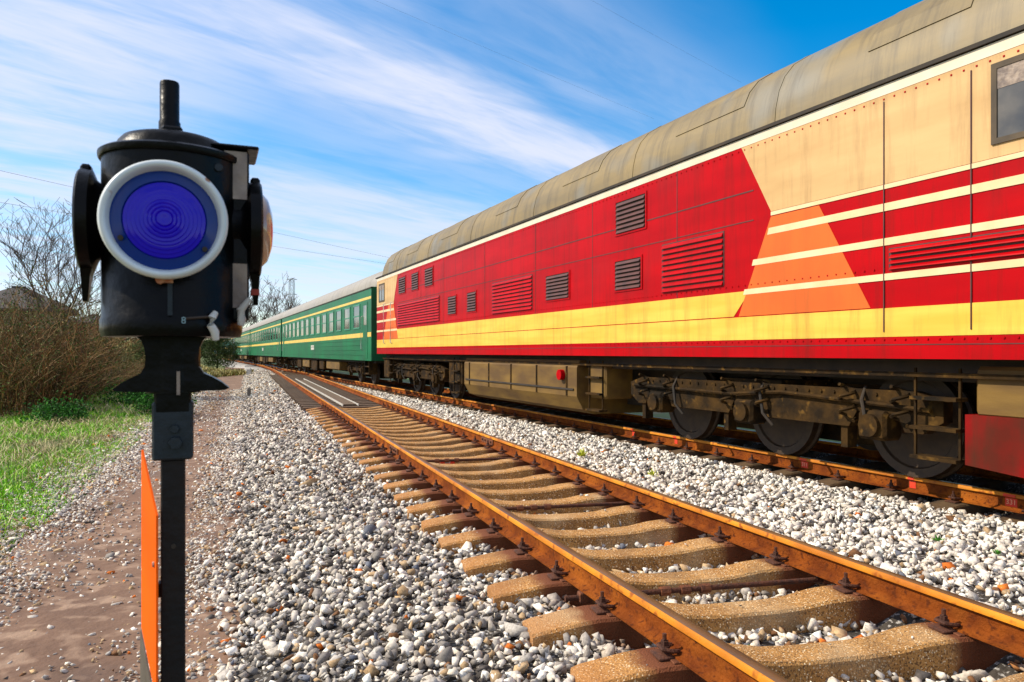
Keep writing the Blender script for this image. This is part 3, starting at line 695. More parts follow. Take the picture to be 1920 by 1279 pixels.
def bogie(parent, xc, wheels, L_, wr, m, y_=1.28):
    mb = MB(); poly = [(-L_/2,.80),(-L_/2,.62),(-L_/2+.2,.50)]
    n = len(wheels)
    for i, wx in enumerate(wheels):
        poly += [(wx-.32,.50),(wx-.22,.66),(wx+.22,.66),(wx+.32,.50)]
    poly += [(L_/2-.2,.50),(L_/2,.62),(L_/2,.80),(L_/2-.3,.88),(-L_/2+.3,.88)]
    for s_ in (-1, 1): mb.prism(poly, s_*y_-.06, s_*y_+.06)
    mb.box(-.5, .5, -y_, y_, .7, .92); mb.box(-L_/2+.2, L_/2-.2, -.55, .55, .22, .88)
    for i in range(int((L_-.8)/.17)): mb.lathe([(0,-y_-.075),(.016,-y_-.075),(.018,-y_-.06),(0,-y_-.06)], 6, axis='y', o=(-L_/2+.4+i*.17,0,.835))
    b = mb.build('bogie_frame', m, parent); b.location = (xc, 0, 0)
    for wx in wheels:
        wmb = MB()
        for s_ in (-1, 1):
            wmb.lathe([(.08,s_*.70),(.08,s_*.82),(.2,s_*.80),(wr-.10,s_*.79),(wr-.085,s_*.815),(wr,s_*.815),(wr+.003,s_*.735),(wr+.03,s_*.715),(wr+.03,s_*.685),(.2,s_*.70)], 32, axis='y', o=(wx,0,wr+.002))
        wmb.tube([(wx,-1.2,wr),(wx,1.2,wr)], .085, 12)
        wmb.build('wheel_set', M_steel, b, smooth=35)
        a = MB(); a.box(wx-.16, wx+.16, -y_-.13, -y_+.12, .40, .68, bev=.03); a.lathe([(0,-y_-.17),(.11,-y_-.17),(.11,-y_-.12),(0,-y_-.12)], 14, axis='y', o=(wx,0,.54))
        a.build('axle_box', m, b)
        for dx in (-.3, .3):
            sp = MB(); pts = [(wx+dx+.075*cos(t*.9), -y_-.10+.075*sin(t*.9), .56+.020*t) for t in range(19)]
            sp.tube(pts, .019, 5); sp.build('spring', m, b, smooth=60)
    for k, wx in enumerate(wheels):
        MB().box(wx-.44, wx-.36, -y_-.03, -y_+.1, .28, .58).build('brake_shoe', m, b)
    for hx in (-L_*.28, L_*.05, L_*.33): MB().tube([(hx,-y_-.02,.9),(hx+.05,-y_-.13,.78),(hx+.12,-y_-.15,.55),(hx+.22,-y_-.10,.42)], .018, 6).build('brake_hose', M_dark, b)
    MB().tube([(-L_/2+.1,-y_-.09,.76),(-.2,-y_-.12,.74),(.6,-y_-.10,.80),(L_/2-.1,-y_-.09,.72)], .022, 6).build('brake_pipe', m, b)
    return b
bogie(loco, lx(21.3), (-1.8, 0, 1.8), 5.0, .525, M_under)
bogie(loco, lx(8.7), (-1.8, 0, 1.8), 5.0, .525, M_under)
for (a, b, z0, z1, m) in ((18.5,17.6,.45,1.05,M_under),(12.0,11.55,.5,1.05,M_tank),(24.6,24.0,.4,1.05,M_under),(6.1,5.0,.70,1.12,M_tank)):
    xx = sorted((lx(a), lx(b))); MB().box(xx[0], xx[1], -1.42, -.9, z0, z1, bev=.03).build('equipment_box', m, loco)
for i, (a, z) in enumerate(((17.9,.25),(11.8,.3),(23.6,.3),(6.4,.3))):
    st = MB()
    for k in range(3): st.box(lx(a)-.22, lx(a)+.22, -1.5, -1.35, z+.26*k, z+.26*k+.03)
    for s_ in (-.22, .2): st.box(lx(a)+s_, lx(a)+s_+.02, -1.44, -1.42, z, 1.1)
    st.build('step_ladder', M_under, loco)
MB().box(XR+.3, XF-.4, -1.47, -1.43, 1.02, 1.06).build('cable_duct', M_under, loco)
MB().box(XR+.5, XF-.8, -.5, .5, .35, .98).build('centre_sill', M_dark, loco)
pl = MB(); pl.loft([[(x, -y_, z0), (x, y_, z0), (x, y_, .72), (x, -y_, .72)] for x, y_, z0 in ((lx(6.15),1.46,.30),(lx(5.2),1.46,.22),(XF+.15,.9,.16))]); pl.build('pilot_plough', mat('grimy_dark_red', (.24,.004,.004), .6, (.10,.012,.006), 2.5, spec=.1, grime=((.05,.025,.012), .8)), loco)
MB().box(XF-.05, XF+.5, -.18, .18, .72, 1.02, bev=.03).build('coupler', M_dark, loco)
MB().box(XR-.75, XR+.05, -.14, .14, .72, 1.0, bev=.03).build('coupler', M_dark, loco)
MB().box(XR-.5, XR+.02, -.62, .62, 1.25, 3.3, bev=.05).build('end_gangway', M_rubber, loco)

# ------------------------------------------------------------------ coaches
CL = 26.3; CH = 1.55
def make_coach(paint):
    root = empty('passenger_coach')
    b = MB(); b.box(-CL/2, CL/2, -CH, CH, .93, 3.50); bo = b.build('body', paint, root)
    ribs = MB()
    for z in (1.12, 1.30, 1.48, 1.66): ribs.box(-CL/2+.9, CL/2-.9, -CH-.012, -CH+.001, z, z+.022)
    ribs.build('side_ribs', paint, bo)
    p = [(1.52,3.50),(1.50,3.66),(1.40,3.86),(1.20,4.04),(.8,4.20),(.4,4.27),(0,4.29)]; p = [(-a, c) for a, c in p]+[(a, c) for a, c in reversed(p[:-1])]
    r = MB(); r.loft([[(x, a*k, 3.5+(c-3.5)*k) for a, c in p] for x, k in ((-CL/2,.9),(-CL/2+.35,1),(CL/2-.35,1),(CL/2,.9))]); ro = r.build('roof', M_croof, root, smooth=35)
    for x in range(-10, 11, 4):
        MB().lathe([(0,4.27),(.16,4.27),(.2,4.36),(.12,4.42),(0,4.42)], 12, o=(x,0,0)).build('roof_ventilator', M_croof, ro)
    MB().box(-CL/2, CL/2, -CH-.02, -CH+.05, 3.45, 3.49).build('rain_gutter', M_dark, root)
    MB().box(-CL/2+.02, CL/2-.02, -CH-.005, -CH+.001, 1.77, 1.93).build('stripe', M_cyel, root)
    MB().box(-CL/2+.02, CL/2-.02, -CH-.005, -CH+.001, 3.09, 3.18).build('stripe', M_cyel, root)
    n = 13
    for i in range(n):
        x = -CL/2+2.4+(CL-4.8)*i/(n-1); w_ = .52
        win = MB()
        for (a, c, d, e) in ((x-w_-.05,x-w_,2.10,3.0),(x+w_,x+w_+.05,2.10,3.0),(x-w_,x+w_,2.10,2.15),(x-w_,x+w_,2.95,3.0),(x-w_,x+w_,2.55,2.585)): win.box(a, c, -CH-.022, -CH+.001, d, e)
        wo = win.build('window', M_green2, root)
        MB().box(x-w_, x+w_, -CH-.007, -CH+.001, 2.15, 2.55).build('pane', M_glass, wo)
        MB().box(x-w_, x+w_, -CH-.007, -CH+.001, 2.585, 2.95).build('pane', M_glass, wo)
    for s_ in (-1, 1):
        x = s_*(CL/2-.95)
        d = MB().box(x-.36, x+.36, -CH-.009, -CH+.001, 1.0, 3.02).build('door', paint, root)
        MB().box(x-.24, x+.24, -CH-.013, -CH-.0095, 2.2, 2.9).build('door_window', M_glass, d)
        MB().tube([(x-.44,-CH,1.3),(x-.44,-CH-.06,1.35),(x-.44,-CH-.06,2.5),(x-.44,-CH,2.55)], .016, 6).build('handrail', M_whitemetal, root)
        MB().box(x-.34, x+.34, -1.5, -1.2, .45, .49).box(x-.34, x+.34, -1.5, -1.2, .70, .74).box(x-.36, x-.33, -1.5, -1.2, .45, .95).box(x+.33, x+.36, -1.5, -1.2, .45, .95).build('door_step', M_under, root)
        MB().box(s_*CL/2, s_*(CL/2+.46), -.62, .62, 1.15, 3.35, bev=.04).build('gangway_bellows', M_rubber, root)
        bogie(root, s_*(CL/2-4.0), (-1.2, 1.2), 3.4, .457, M_under, 1.15)
    MB().box(-.5, .5, -CH-.006, -CH+.001, 1.35, 1.58).build('destination_plate', M_whitemetal, root)
    MB().box(-CL/2+.2, CL/2-.2, -1.35, 1.35, .84, .928).build('underframe', M_dark, root)
    MB().box(-CL/2+.5, CL/2-.5, -.35, .35, .3, .84).build('centre_sill', M_dark, root)
    for a, c, z in ((-6.8,-5.2,.35),(-4.6,-2.2,.42),(-1.4,.4,.3),(1.2,2.4,.4),(3.2,6.4,.46)):
        MB().box(a, c, -1.40, -.6, z, .84, bev=.03).build('equipment_box', M_tank if a in (-4.6, 3.2) else M_under, root)
    return root
pitch = 27.0
cA = make_coach(M_green); coaches = [cA]+[copy_tree(cA) for _ in range(2)]
cB = make_coach(M_blue); coaches += [cB]+[copy_tree(cB) for _ in range(2)]
CLAB = ['green passenger coach coupled directly behind the red locomotive', 'green passenger coach, second behind the locomotive', 'green passenger coach, third behind the locomotive',
        'dark blue-green passenger coach, fourth behind the locomotive', 'small distant blue-green coach, fifth behind the locomotive', 'last distant coach of the train, behind the round bush']
Ystart = 25.75
for i, c_ in enumerate(coaches):
    place_train(c_, Ystart+(pitch*(i+.5)-.3)*SL, CH); tag(c_, CLAB[i], 'coach', 'passenger coaches of the train')

# ------------------------------------------------------------------ lantern on its post
LA = radians(22)
lamp = empty('signal_lantern', (-.5035, 1.11, 0), LA); tag(lamp, 'black railway signal lantern with blue lens in a white ring, close on the left', 'signal lamp')
b = MB(); b.lathe([(0,1.262),(.094,1.262),(.0965,1.270),(.0965,1.286),(.0945,1.290),(.0945,1.519),(0,1.519)], 48); lb = b.build('housing', M_black, lamp, smooth=40)
b = MB(); b.lathe([(0,1.517),(.098,1.517),(.0995,1.520),(.0995,1.526),(.095,1.529),(.080,1.531),(.074,1.544),(.068,1.551),(.060,1.554),(0,1.556)], 48); cap = b.build('cap', M_black, lamp, smooth=50)
b = MB(); b.lathe([(0,1.554),(.0150,1.555),(.0150,1.58),(.0135,1.583),(.0135,1.637),(.0125,1.640),(0,1.640)], 20, o=(-.005,0,0)); b.build('chimney', M_black, cap, smooth=50)
MB().box(-.014, .014, -.04, .03, 1.553, 1.566, bev=.003).build('cap_strap', M_black, cap)
# seam, studs and latch on the front
b = MB(); b.box(-.003, .003, -.0985, -.0940, 1.29, 1.345); b.build('front_seam', M_slate, lb)
for (x, z) in ((.062, 1.503),):
    a = math.asin(x/.0945); MB().lathe([(0,-.006),(.0055,-.006),(.0065,0),(0,.0)], 12, axis='y', o=(x,-.0945*cos(a)+.001,z)).build('rivet', M_slate, lb)
b = MB(); b.lathe([(0,-.012),(.006,-.012),(.006,0),(0,0)], 8, axis='y', o=(-.012,-.094,1.338)); b.box(-.012,.004,-.104,-.098,1.334,1.340); b.build('latch', mat('orange_rust_latch', (.35,.08,.02), .7, (.5,.3,.15), 60), lb)
me = text_mb('8', .013, .0006); me.materials.clear(); me.materials.append(mat('pale_stencil', (.22,.34,.36), .6)); t = bpy.data.objects.new('painted_number', me); C.objects.link(t); t.parent = lb; t.location = (.017, -.0985, 1.283); t.rotation_euler = (pi/2, 0, 0)
# front lens assembly: ring, recess, ribbed lens
fx = -.006; fz = 1.418
b = MB(); b.lathe([(.058,-.085),(.070,-.085),(.0795,-.102),(.0802,-.112),(.0770,-.118),(.0735,-.1185),(.0705,-.116),(.0685,-.108),(.0640,-.098),(.058,-.09)], 64, axis='y', o=(fx,0,fz)); ring = b.build('lens_ring', M_ringw, lamp, smooth=60)
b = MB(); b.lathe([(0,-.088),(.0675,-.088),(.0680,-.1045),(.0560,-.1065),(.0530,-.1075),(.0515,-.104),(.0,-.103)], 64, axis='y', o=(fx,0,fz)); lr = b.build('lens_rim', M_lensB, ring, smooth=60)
pf = []
for k in range(9):          # stepped fresnel rings on a domed lens
    r = .0515-.0052*k; d = -.1045-.0150*(1-(r/.0515)**2)
    pf += [(r, d), (r-.0006, d-.0018), (r-.0030, d-.0022)]
pf += [(.004, -.1205), (0, -.1205)]
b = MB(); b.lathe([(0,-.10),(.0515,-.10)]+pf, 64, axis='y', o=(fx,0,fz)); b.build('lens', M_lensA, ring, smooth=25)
MB().lathe([(0,-.112),(.0035,-.112),(.0035,-.104),(0,-.104)], 10, axis='y', o=(fx+.050,0,fz-.037)).build('lens_screw', M_dark, ring)
MB().lathe([(0,-.112),(.0035,-.112),(.0035,-.104),(0,-.104)], 10, axis='y', o=(fx-.053,0,fz-.027)).build('lens_screw', M_dark, ring)
# side lens assemblies with drip tails
for s_ in (-1, 1):
    b = MB(); zc = 1.428
    b.lathe([(.050,s_*.075),(.050,s_*.092),(.058,s_*.101),(.071,s_*.106),(.073,s_*.120),(.070,s_*.123),(.064,s_*.123),(.060,s_*.115),(.0,s_*.113)], 40, axis='x', o=(0,0,zc))
    so = b.build('side_hood', M_black, lamp, smooth=50)
    if s_ < 0: so.location = (.002, 0, 0)
    t = MB(); t.loft([[(s_*.102,-.022,zc-.055),(s_*.122,-.022,zc-.055),(s_*.122,.022,zc-.055),(s_*.102,.022,zc-.055)],
                      [(s_*.109,-.014,zc-.080),(s_*.121,-.014,zc-.080),(s_*.121,.014,zc-.080),(s_*.109,.014,zc-.080)],
                      [(s_*.1125,-.007,zc-.116),(s_*.119,-.007,zc-.116),(s_*.119,.007,zc-.116),(s_*.1125,.007,zc-.116)]]); t.build('drip_tail', M_black, so)
    if s_ > 0: MB().box(.1088, .1207, -.0120, .0120, zc-.101, zc-.092).build('red_tip', mat('red_tip_paint', (.35,.03,.01), .6), so)
    b = MB(); b.lathe([(.060,s_*.114),(.057,s_*.124),(.048,s_*.133),(.03,s_*.139),(.0,s_*.142)], 32, axis='x', o=(0,0,zc)); s_ > 0 and b.build('side_lens', M_lensC, so, smooth=60)
    MB().box(min(s_*.108,s_*.122), max(s_*.108,s_*.122), -.012, .012, 1.494, 1.507, bev=.003).build('top_lug', M_black, so)
# wick door column on the right of the housing
b = MB(); b.box(.066, .1045, -.045, .035, 1.285, 1.538, bev=.003); col_ = b.build('side_column', M_black, lamp)
MB().box(.070, .1015, -.0475, -.0455, 1.465, 1.535).build('bare_panel', M_tan, col_)
MB().box(.076, .1015, -.0475, -.0455, 1.305, 1.37).build('bare_panel', M_tan, col_)
MB().box(.048, .118, -.055, .045, 1.5385, 1.5435, bev=.002).build('column_lid', M_black, col_)
MB().tube([(.104,-.049,1.318),(.098,-.053,1.309),(.092,-.053,1.301),(.094,-.053,1.288),(.092,-.052,1.279)], [.004,.005,.006,.006,.005], 8).build('white_wire', M_whitemetal, col_, smooth=60)
MB().tube([(.058,-.084,1.296),(.053,-.088,1.288),(.052,-.088,1.277),(.057,-.086,1.268),(.058,-.084,1.257)], [.004,.006,.006,.006,.005], 8).build('white_wire', M_whitemetal, col_, smooth=60)
MB().tube([(.020,-.0965,1.286),(.055,-.086,1.290)], .002, 6).build('catch_bar', M_steel, lb)
# neck and flared foot
b = MB(); hp = [(.048,1.263),(.041,1.257),(.0365,1.246),(.035,1.232),(.036,1.219),(.042,1.209),(.054,1.203),(.066,1.196),(.0775,1.1865),(.070,1.1835),(.034,1.1825)]
b.prism(hp+[(-x, z) for x, z in reversed(hp)], -.034, .034); nk = b.build('neck', M_black, lamp)
b = MB(); b.tube([(0,0,1.18),(0,0,1.262)], .0375, 24); b.build('neck_tube', M_black, nk, smooth=50)
MB().box(.006, .0105, -.0412, -.0360, 1.178, 1.212).build('bare_slot', M_tan, nk)
MB().box(.028, .0305, -.032, -.026, 1.19, 1.235).build('bare_slot', M_tan, nk)
b = MB(); b.box(-.0245, .0245, -.0245, .0245, 1.150, 1.185, bev=.003); b.build('neck_block', M_black, lamp)
post = empty('post_dummy'); bpy.data.objects.remove(post)
b = MB(); b.box(-.0275, .0275, -.024, .024, 1.082, 1.168, bev=.003); sk = b.build('socket', M_slate, lamp)
MB().lathe([(0,-.034),(.009,-.034),(.010,-.0235),(0,-.0235)], 6, axis='y', o=(.004,0,1.108)).build('bolt', M_slate, sk)
MB().lathe([(0,-.030),(.006,-.030),(.007,-.0235),(0,-.0235)], 6, axis='y', o=(.003,0,1.128)).build('bolt', M_slate, sk)
b = MB(); b.box(-.0163, .0163, -.0163, .0163, -.68, 1.082, bev=.002); ps = b.build('post', M_post, lamp)
MB().lathe([(0,-.0175),(.0035,-.0175),(.0035,-.0155),(0,-.0155)], 10, axis='y', o=(.001,0,.955)).build('bolt_hole', M_dark, ps)
# orange slanted board, seen almost edge-on
bd = MB(); px0 = .0
bd.prism([(0, .86),(0, .74+.30-.0),(0, .86)], 0, 0) if False else None
def board():
    # local frame: board plane runs from beside the post back and to the left
    mb = MB(); th = .0015
    P = [(-.0200, -.0284), (-.0496, .1097)]    # near edge (by the post), far edge
    z = [(0.735, 1.000), (0.800, 1.0)]
    a, b_ = Vector((P[0][0], P[0][1])), Vector((P[1][0], P[1][1])); d = (b_-a).normalized(); n = Vector((-d.y, d.x))
    ring = [(a, .740), (a, 1.004), (b_, 1.084), (b_, .800)]
    vs = [(p.x+n.x*th, p.y+n.y*th, zz) for p, zz in ring]+[(p.x-n.x*th, p.y-n.y*th, zz) for p, zz in ring]
    mb.add(vs, [(0,1,2,3),(7,6,5,4),(0,4,5,1),(1,5,6,2),(2,6,7,3),(3,7,4,0)]); return mb.build('warning_board', M_orangeb, ps)
board()
mb = MB(); mb.add([(-.0212,-.0290,.56),(-.0212,-.0290,.735),(-.0508,.1093,.795),(-.0508,.1093,.56),(-.0232,-.0294,.56),(-.0232,-.0294,.735),(-.0528,.1089,.795),(-.0528,.1089,.56)], [(0,1,2,3),(7,6,5,4),(0,4,5,1),(1,5,6,2),(2,6,7,3),(3,7,4,0)])
mb.build('board_backing', mat('grey_brown_sheet', (.07,.055,.04), .7, (.12,.10,.08), 20), ps)
MB().lathe([(0,-.0215),(.004,-.0215),(.0045,-.019),(0,-.019)], 8, axis='x', o=(-.006,-.012,.93)).build('board_bolt', M_tan, ps)
MB().box(-.020, -.0155, -.010, .010, .88, .90).build('board_bracket', M_post, ps)

# ------------------------------------------------------------------ small things by the path
def marker(x, y, h, w, m, name, label, cat):
    z = ground_z(x, y); mb = MB(); mb.loft([[(-w,-w,-.1),(w,-w,-.1),(w,w,-.1),(-w,w,-.1)],[(-w*.9,-w*.9,h*.8),(w*.9,-w*.9,h*.8),(w*.9,w*.9,h*.8),(-w*.9,w*.9,h*.8)],[(-w*.35,-w*.35,h),(w*.35,-w*.35,h),(w*.35,w*.35,h),(-w*.35,w*.35,h)]])
    o = mb.build(name, m); o.location = (x, y, z+.03); tag(o, label, cat); return o
marker(-19.7, 56, .62, .16, M_whitemetal, 'marker_post', 'small white marker post at the far end of the path', 'marker post')
marker(-10.35, 29.4, .42, .06, mat('grey_stub', (.18,.15,.12), .9), 'stub_post', 'short grey stub post at the edge of the stones', 'post')
def weed(x, y, z, s, label, m):
    mb = MB()
    for k in range(34):
        a = R.uniform(0, 2*pi); e = R.uniform(.2, 1.2); L_ = s*R.uniform(.4, 1); c = Vector((cos(a)*cos(e), sin(a)*cos(e), sin(e)))*L_
        t = Vector((-sin(a), cos(a), 0))*s*.13; up = Vector((0, 0, s*.1))
        mb.add([tuple(c*.3), tuple(c*.7+t), tuple(c*1.0+up), tuple(c*.7-t)], [(0,1,2,3)])
    o = mb.build('weed', m); o.location = (x, y, z); tag(o, label, 'weed', 'small weeds in the ballast')
M_weed = mat('weed_green', (.045,.20,.012), .6, (.09,.30,.02), 20); M_weedy = mat('weed_yellow', (.42,.48,.03), .6, (.55,.55,.06), 20)
weed(1.19, 3.72, -.27, .055, 'dark green weed between the two nearest sleepers', M_weed)
weed(3.14, 5.50, -.16, .06, 'green weed in the white stones near the right rail, left of three', M_weed)
weed(3.35, 5.15, -.16, .05, 'pale green weed in the white stones, middle of three', M_weed)
weed(3.36, 4.85, -.16, .05, 'green weed in the white stones by the right edge', M_weed)
weed(.92, 9.9, -.15, .13, 'yellow-green leaf cluster in the far white stones', M_weedy)
weed(1.56, 8.3, -.15, .10, 'yellow-green leaf cluster in the middle of the white stones', M_weedy)
weed(-.22, 5.7, -.25, .05, 'dark green sprig at the left side of the ballast near a sleeper end', M_weed)

# ------------------------------------------------------------------ grass
M_grass = attr_mat('grass_blades', .6, 0, 3, vary=.1)
def blades(name, n, region, hgt, wid, lean, coltab, dens, droop=.0, zoff=0):
    V = []; Cc = []; k = 0; tries = 0
    while k < n and tries < n*12:
        tries += 1
        x, y = region()
        d = dens(x, y)
        if R.random() > d: continue
        z = ground_z(x, y)+zoff; far = max(1, y/11)**.6
        h = hgt*R.uniform(.45, 1.25)*far**.4; w = wid*far; a = R.uniform(0, 2*pi); b = R.uniform(0, 2*pi); l = lean*R.uniform(.2, 1)*h
        dx, dy = cos(a)*w, sin(a)*w; ex, ey = cos(b)*l, sin(b)*l
        c = coltab[R.randrange(len(coltab))]; s = R.uniform(.75, 1.25); c = (c[0]*s, c[1]*s, c[2]*s)
        V += [(x-dx, y-dy, z), (x+dx, y+dy, z), (x+ex*.5+dx*.6, y+ey*.5+dy*.6, z+h*.65), (x+ex*.5-dx*.6, y+ey*.5-dy*.6, z+h*.65),
              (x+ex*1.25+dx*.05, y+ey*1.25+dy*.05, z+h*(1-droop)), (x+ex*1.25-dx*.05, y+ey*1.25-dy*.05, z+h*(1-droop))]
        Cc += [c]*6; k += 1
    V = np.array(V); n = len(V)//6; F = (np.array([(0,1,2,3),(3,2,4,5)])[None]+(np.arange(n)*6)[:, None, None]).reshape(-1, 4)
    o = np_obj(name, V, F, np.array(Cc), M_grass); tag(o, kind='stuff'); return o
def reg_left():
    y = 3.5+R.random()**1.25*34; e = R.random()**1.2*(1.5+.33*y); return (-2.0-.36*y-e, y)
def patchy(x, y, s=.9, o=0): return .45+.9*mnoise.noise(Vector((x*s, y*s*.6, o)))+.55*mnoise.noise(Vector((x*s*4, y*s*2.5, o+3)))
def edge(x, y): return max(0, min(1, (-x-2.0-.36*y)/.6))
blades('green_grass', 120000, reg_left, .10, .006, .9, [(.20,.50,.010),(.28,.66,.018),(.09,.33,.008),(.45,.70,.04)], lambda x, y: max(0, .12+patchy(x, y)*1.5)**1.1*edge(x, y)**1.1, .25)
blades('dry_grass', 12000, reg_left, .20, .0048, 2.1, [(.66,.55,.28),(.46,.37,.18),(.36,.28,.13),(.52,.45,.25),(.26,.19,.09)], lambda x, y: max(0, patchy(x, y, .8, 7))*edge(x, y)*.8, .65, .03)
def reg_toe():
    y = 2+R.random()*9; return (-.42-.355*y+R.gauss(0, .05), y)
blades('path_edge_grass', 1600, reg_toe, .05, .003, .8, [(.09,.26,.02),(.30,.32,.08),(.06,.18,.015)], lambda x, y: max(0, .2+1.2*mnoise.noise(Vector((y*1.5, 2, 0)))), .2)
def reg_bank():
    return (R.uniform(-40, -21), R.uniform(36, 62))
blades('bank_grass', 24000, reg_bank, .38, .016, .9, [(.34,.27,.07),(.26,.22,.06),(.20,.22,.04),(.42,.34,.12)], lambda x, y: .4+.6*max(0, patchy(x, y, .3, 3)), .4)

# ------------------------------------------------------------------ bushes and trees
def branch(mb_list, p, d, L_, r, depth, rnd, spread, kids, seg=3, up=.1, minr=.003):
    pts = [p]; q = p.copy(); dd = d.copy()
    for i in range(seg):
        dd = (dd+Vector((rnd.gauss(0, .16), rnd.gauss(0, .16), rnd.gauss(up, .10)))).normalized(); q = q+dd*L_/seg; pts.append(q.copy())
    mb_list.append((pts, r, max(minr, r*.45)))
    if depth <= 0: return
    for k in range(kids):
        i = rnd.randint(1, seg); b = pts[i]; a = rnd.uniform(0, 2*pi)
        side = Vector((cos(a), sin(a), 0)); nd = (dd+side*spread*rnd.uniform(.6, 1.3)+Vector((0, 0, rnd.uniform(-.1, .25)))).normalized()
        branch(mb_list, b, nd, L_*rnd.uniform(.5, .8), max(minr, r*.55), depth-1, rnd, spread, kids, seg, up, minr)
def twigs_to_np(lst, n=3):
    V = []; F = []
    for pts, r0, r1 in lst:
        k = len(V); m_ = len(pts); d = (pts[-1]-pts[0]).normalized(); up = Vector((0,0,1)) if abs(d.z) < .9 else Vector((1,0,0))
        a = d.cross(up).normalized(); b = d.cross(a)
        for i, p in enumerate(pts):
            r = r0+(r1-r0)*i/(m_-1)
            for j in range(n):
                V.append(p+(a*cos(2*pi*j/n)+b*sin(2*pi*j/n))*r)
        for i in range(m_-1):
            for j in range(n): F.append((k+i*n+j, k+i*n+(j+1) % n, k+(i+1)*n+(j+1) % n, k+(i+1)*n+j))
    return V, F
M_twig = attr_mat('twig_bark', .85, 0, 3, vary=.15)
def leaf_quads(V, F, Cc, pts, s, rnd, tab):
    for p in pts:
        k = len(V); a = Vector((rnd.gauss(0,1), rnd.gauss(0,1), rnd.gauss(0,1))).normalized(); b = a.cross(Vector((rnd.gauss(0,1), rnd.gauss(0,1), rnd.gauss(0,1)))).normalized()
        w = s*rnd.uniform(.6, 1.3); V += [p-a*w, p-b*w*.45, p+a*w, p+b*w*.45]; F.append((k, k+1, k+2, k+3)); c = rnd.choice(tab); q = rnd.uniform(.7, 1.3); Cc += [(c[0]*q, c[1]*q, c[2]*q)]*4
def scrub(seed, W_, H_, nst, tab, leaf, nleaf, ltab):
    rnd = random.Random(seed); lst = []
    for _ in range(nst):
        rr_ = sqrt(rnd.random())*W_*.5; a = rnd.uniform(0, 2*pi); p = Vector((cos(a)*rr_, sin(a)*rr_, -.1))
        d = Vector((cos(a)*rnd.uniform(0, .7), sin(a)*rnd.uniform(0, .7), 1)).normalized()
        branch(lst, p, d, H_*rnd.uniform(.35, .75), rnd.choice([.006,.008,.011,.016,.024]), 2, rnd, .85, 3, 4, .0, .0038)
    V, F = twigs_to_np(lst); Cc = []
    for pts, _, _ in lst:
        c = rnd.choice(tab); q = rnd.uniform(.7, 1.3); Cc += [(c[0]*q, c[1]*q, c[2]*q)]*(len(pts)*3)
    o = np_obj('twigs', np.array([tuple(v) for v in V]), np.array(F), np.array(Cc), M_twig)
    V2 = []; F2 = []; C2 = []; ps = [rnd.choice(rnd.choice(lst)[0][1:])+Vector((rnd.gauss(0,.06), rnd.gauss(0,.06), rnd.gauss(0,.06))) for _ in range(nleaf)]
    leaf_quads(V2, F2, C2, ps, leaf, rnd, ltab)
    o2 = np_obj('leaves', np.array([tuple(v) for v in V2]), np.array(F2), np.array(C2), M_twig)
    return o, o2
BR = [(.16,.07,.022),(.09,.042,.015),(.30,.16,.055),(.06,.032,.013),(.20,.08,.02),(.42,.27,.12),(.08,.06,.015)]
LB = [(.13,.11,.02),(.09,.10,.018),(.17,.08,.025),(.06,.07,.014),(.22,.15,.05)]
LG = [(.05,.10,.015),(.08,.13,.02),(.03,.06,.012)]
def bush_root(name, parts, loc, sc, rz, label, cat, group):
    r_ = empty(name, loc, rz); r_.scale = sc
    for p in parts: p.parent = r_
    tag(r_, label, cat, group); return r_
protoA = bush_root('bush', scrub(1, 2.6, 3.0, 105, BR, .035, 5200, LB+LG), (0,0,0), (1,1,1), 0, 'x', 'bush', 'brown scrub bushes on the left')
protoB = bush_root('bush', scrub(2, 2.8, 2.8, 100, BR+[(.10,.09,.02)], .04, 6500, LB+LG+LG), (0,0,0), (1,1,1), 0, 'x', 'bush', 'brown scrub bushes on the left')
spots = [  # x, y, scale, height, proto, label
 (-13.6,20.6,1.0,.95,0,'brown twiggy bush at the left edge, nearest the grass'),
 (-15.0,22.3,1.1,1.15,1,'tall brown bush at the far left edge behind the nearest bush'),
 (-14.1,22.4,.95,.88,0,'brown bush second from the left edge beside the grass'),
 (-15.8,24.8,1.05,1.0,1,'olive tinged bush in front of the grey house roof'),
 (-16.2,25.8,1.0,.95,0,'brown bush in the middle of the scrub, above the sunlit grass'),
 (-18.2,28.5,1.0,1.05,1,'bush at the foot of the bare tree'),
 (-16.9,29.5,.8,.40,0,'low brown bush right of the bare tree foot'),
 (-18.6,31.5,.8,.40,1,'low olive bush below the red brick shed'),
 (-17.2,34.5,.9,.34,0,'low brown bush beside the wooden pole'),
 (-19.0,37.5,1.0,.45,0,'low brown bush left of the lantern neck'),
 (-20.6,41.5,1.1,.42,1,'low olive bush half hidden by the lantern'),
 (-18.0,26.5,1.2,1.15,0,'brown bush at the back left below the house eaves'),
 (-19.2,31.0,1.1,1.05,0,'brown bush behind the bare tree'),
]
used = [False, False]
for x, y, s, h, pi_, lab in spots:
    pr_ = (protoA, protoB)[pi_]
    o = pr_ if not used[pi_] else copy_tree(pr_); used[pi_] = True
    o.location = (x, y, ground_z(x, y)); o.rotation_euler = (0, 0, R.uniform(0, 6.28)); o.scale = (s, s, h*1.08); tag(o, lab, 'bush', 'brown scrub bushes on the left')
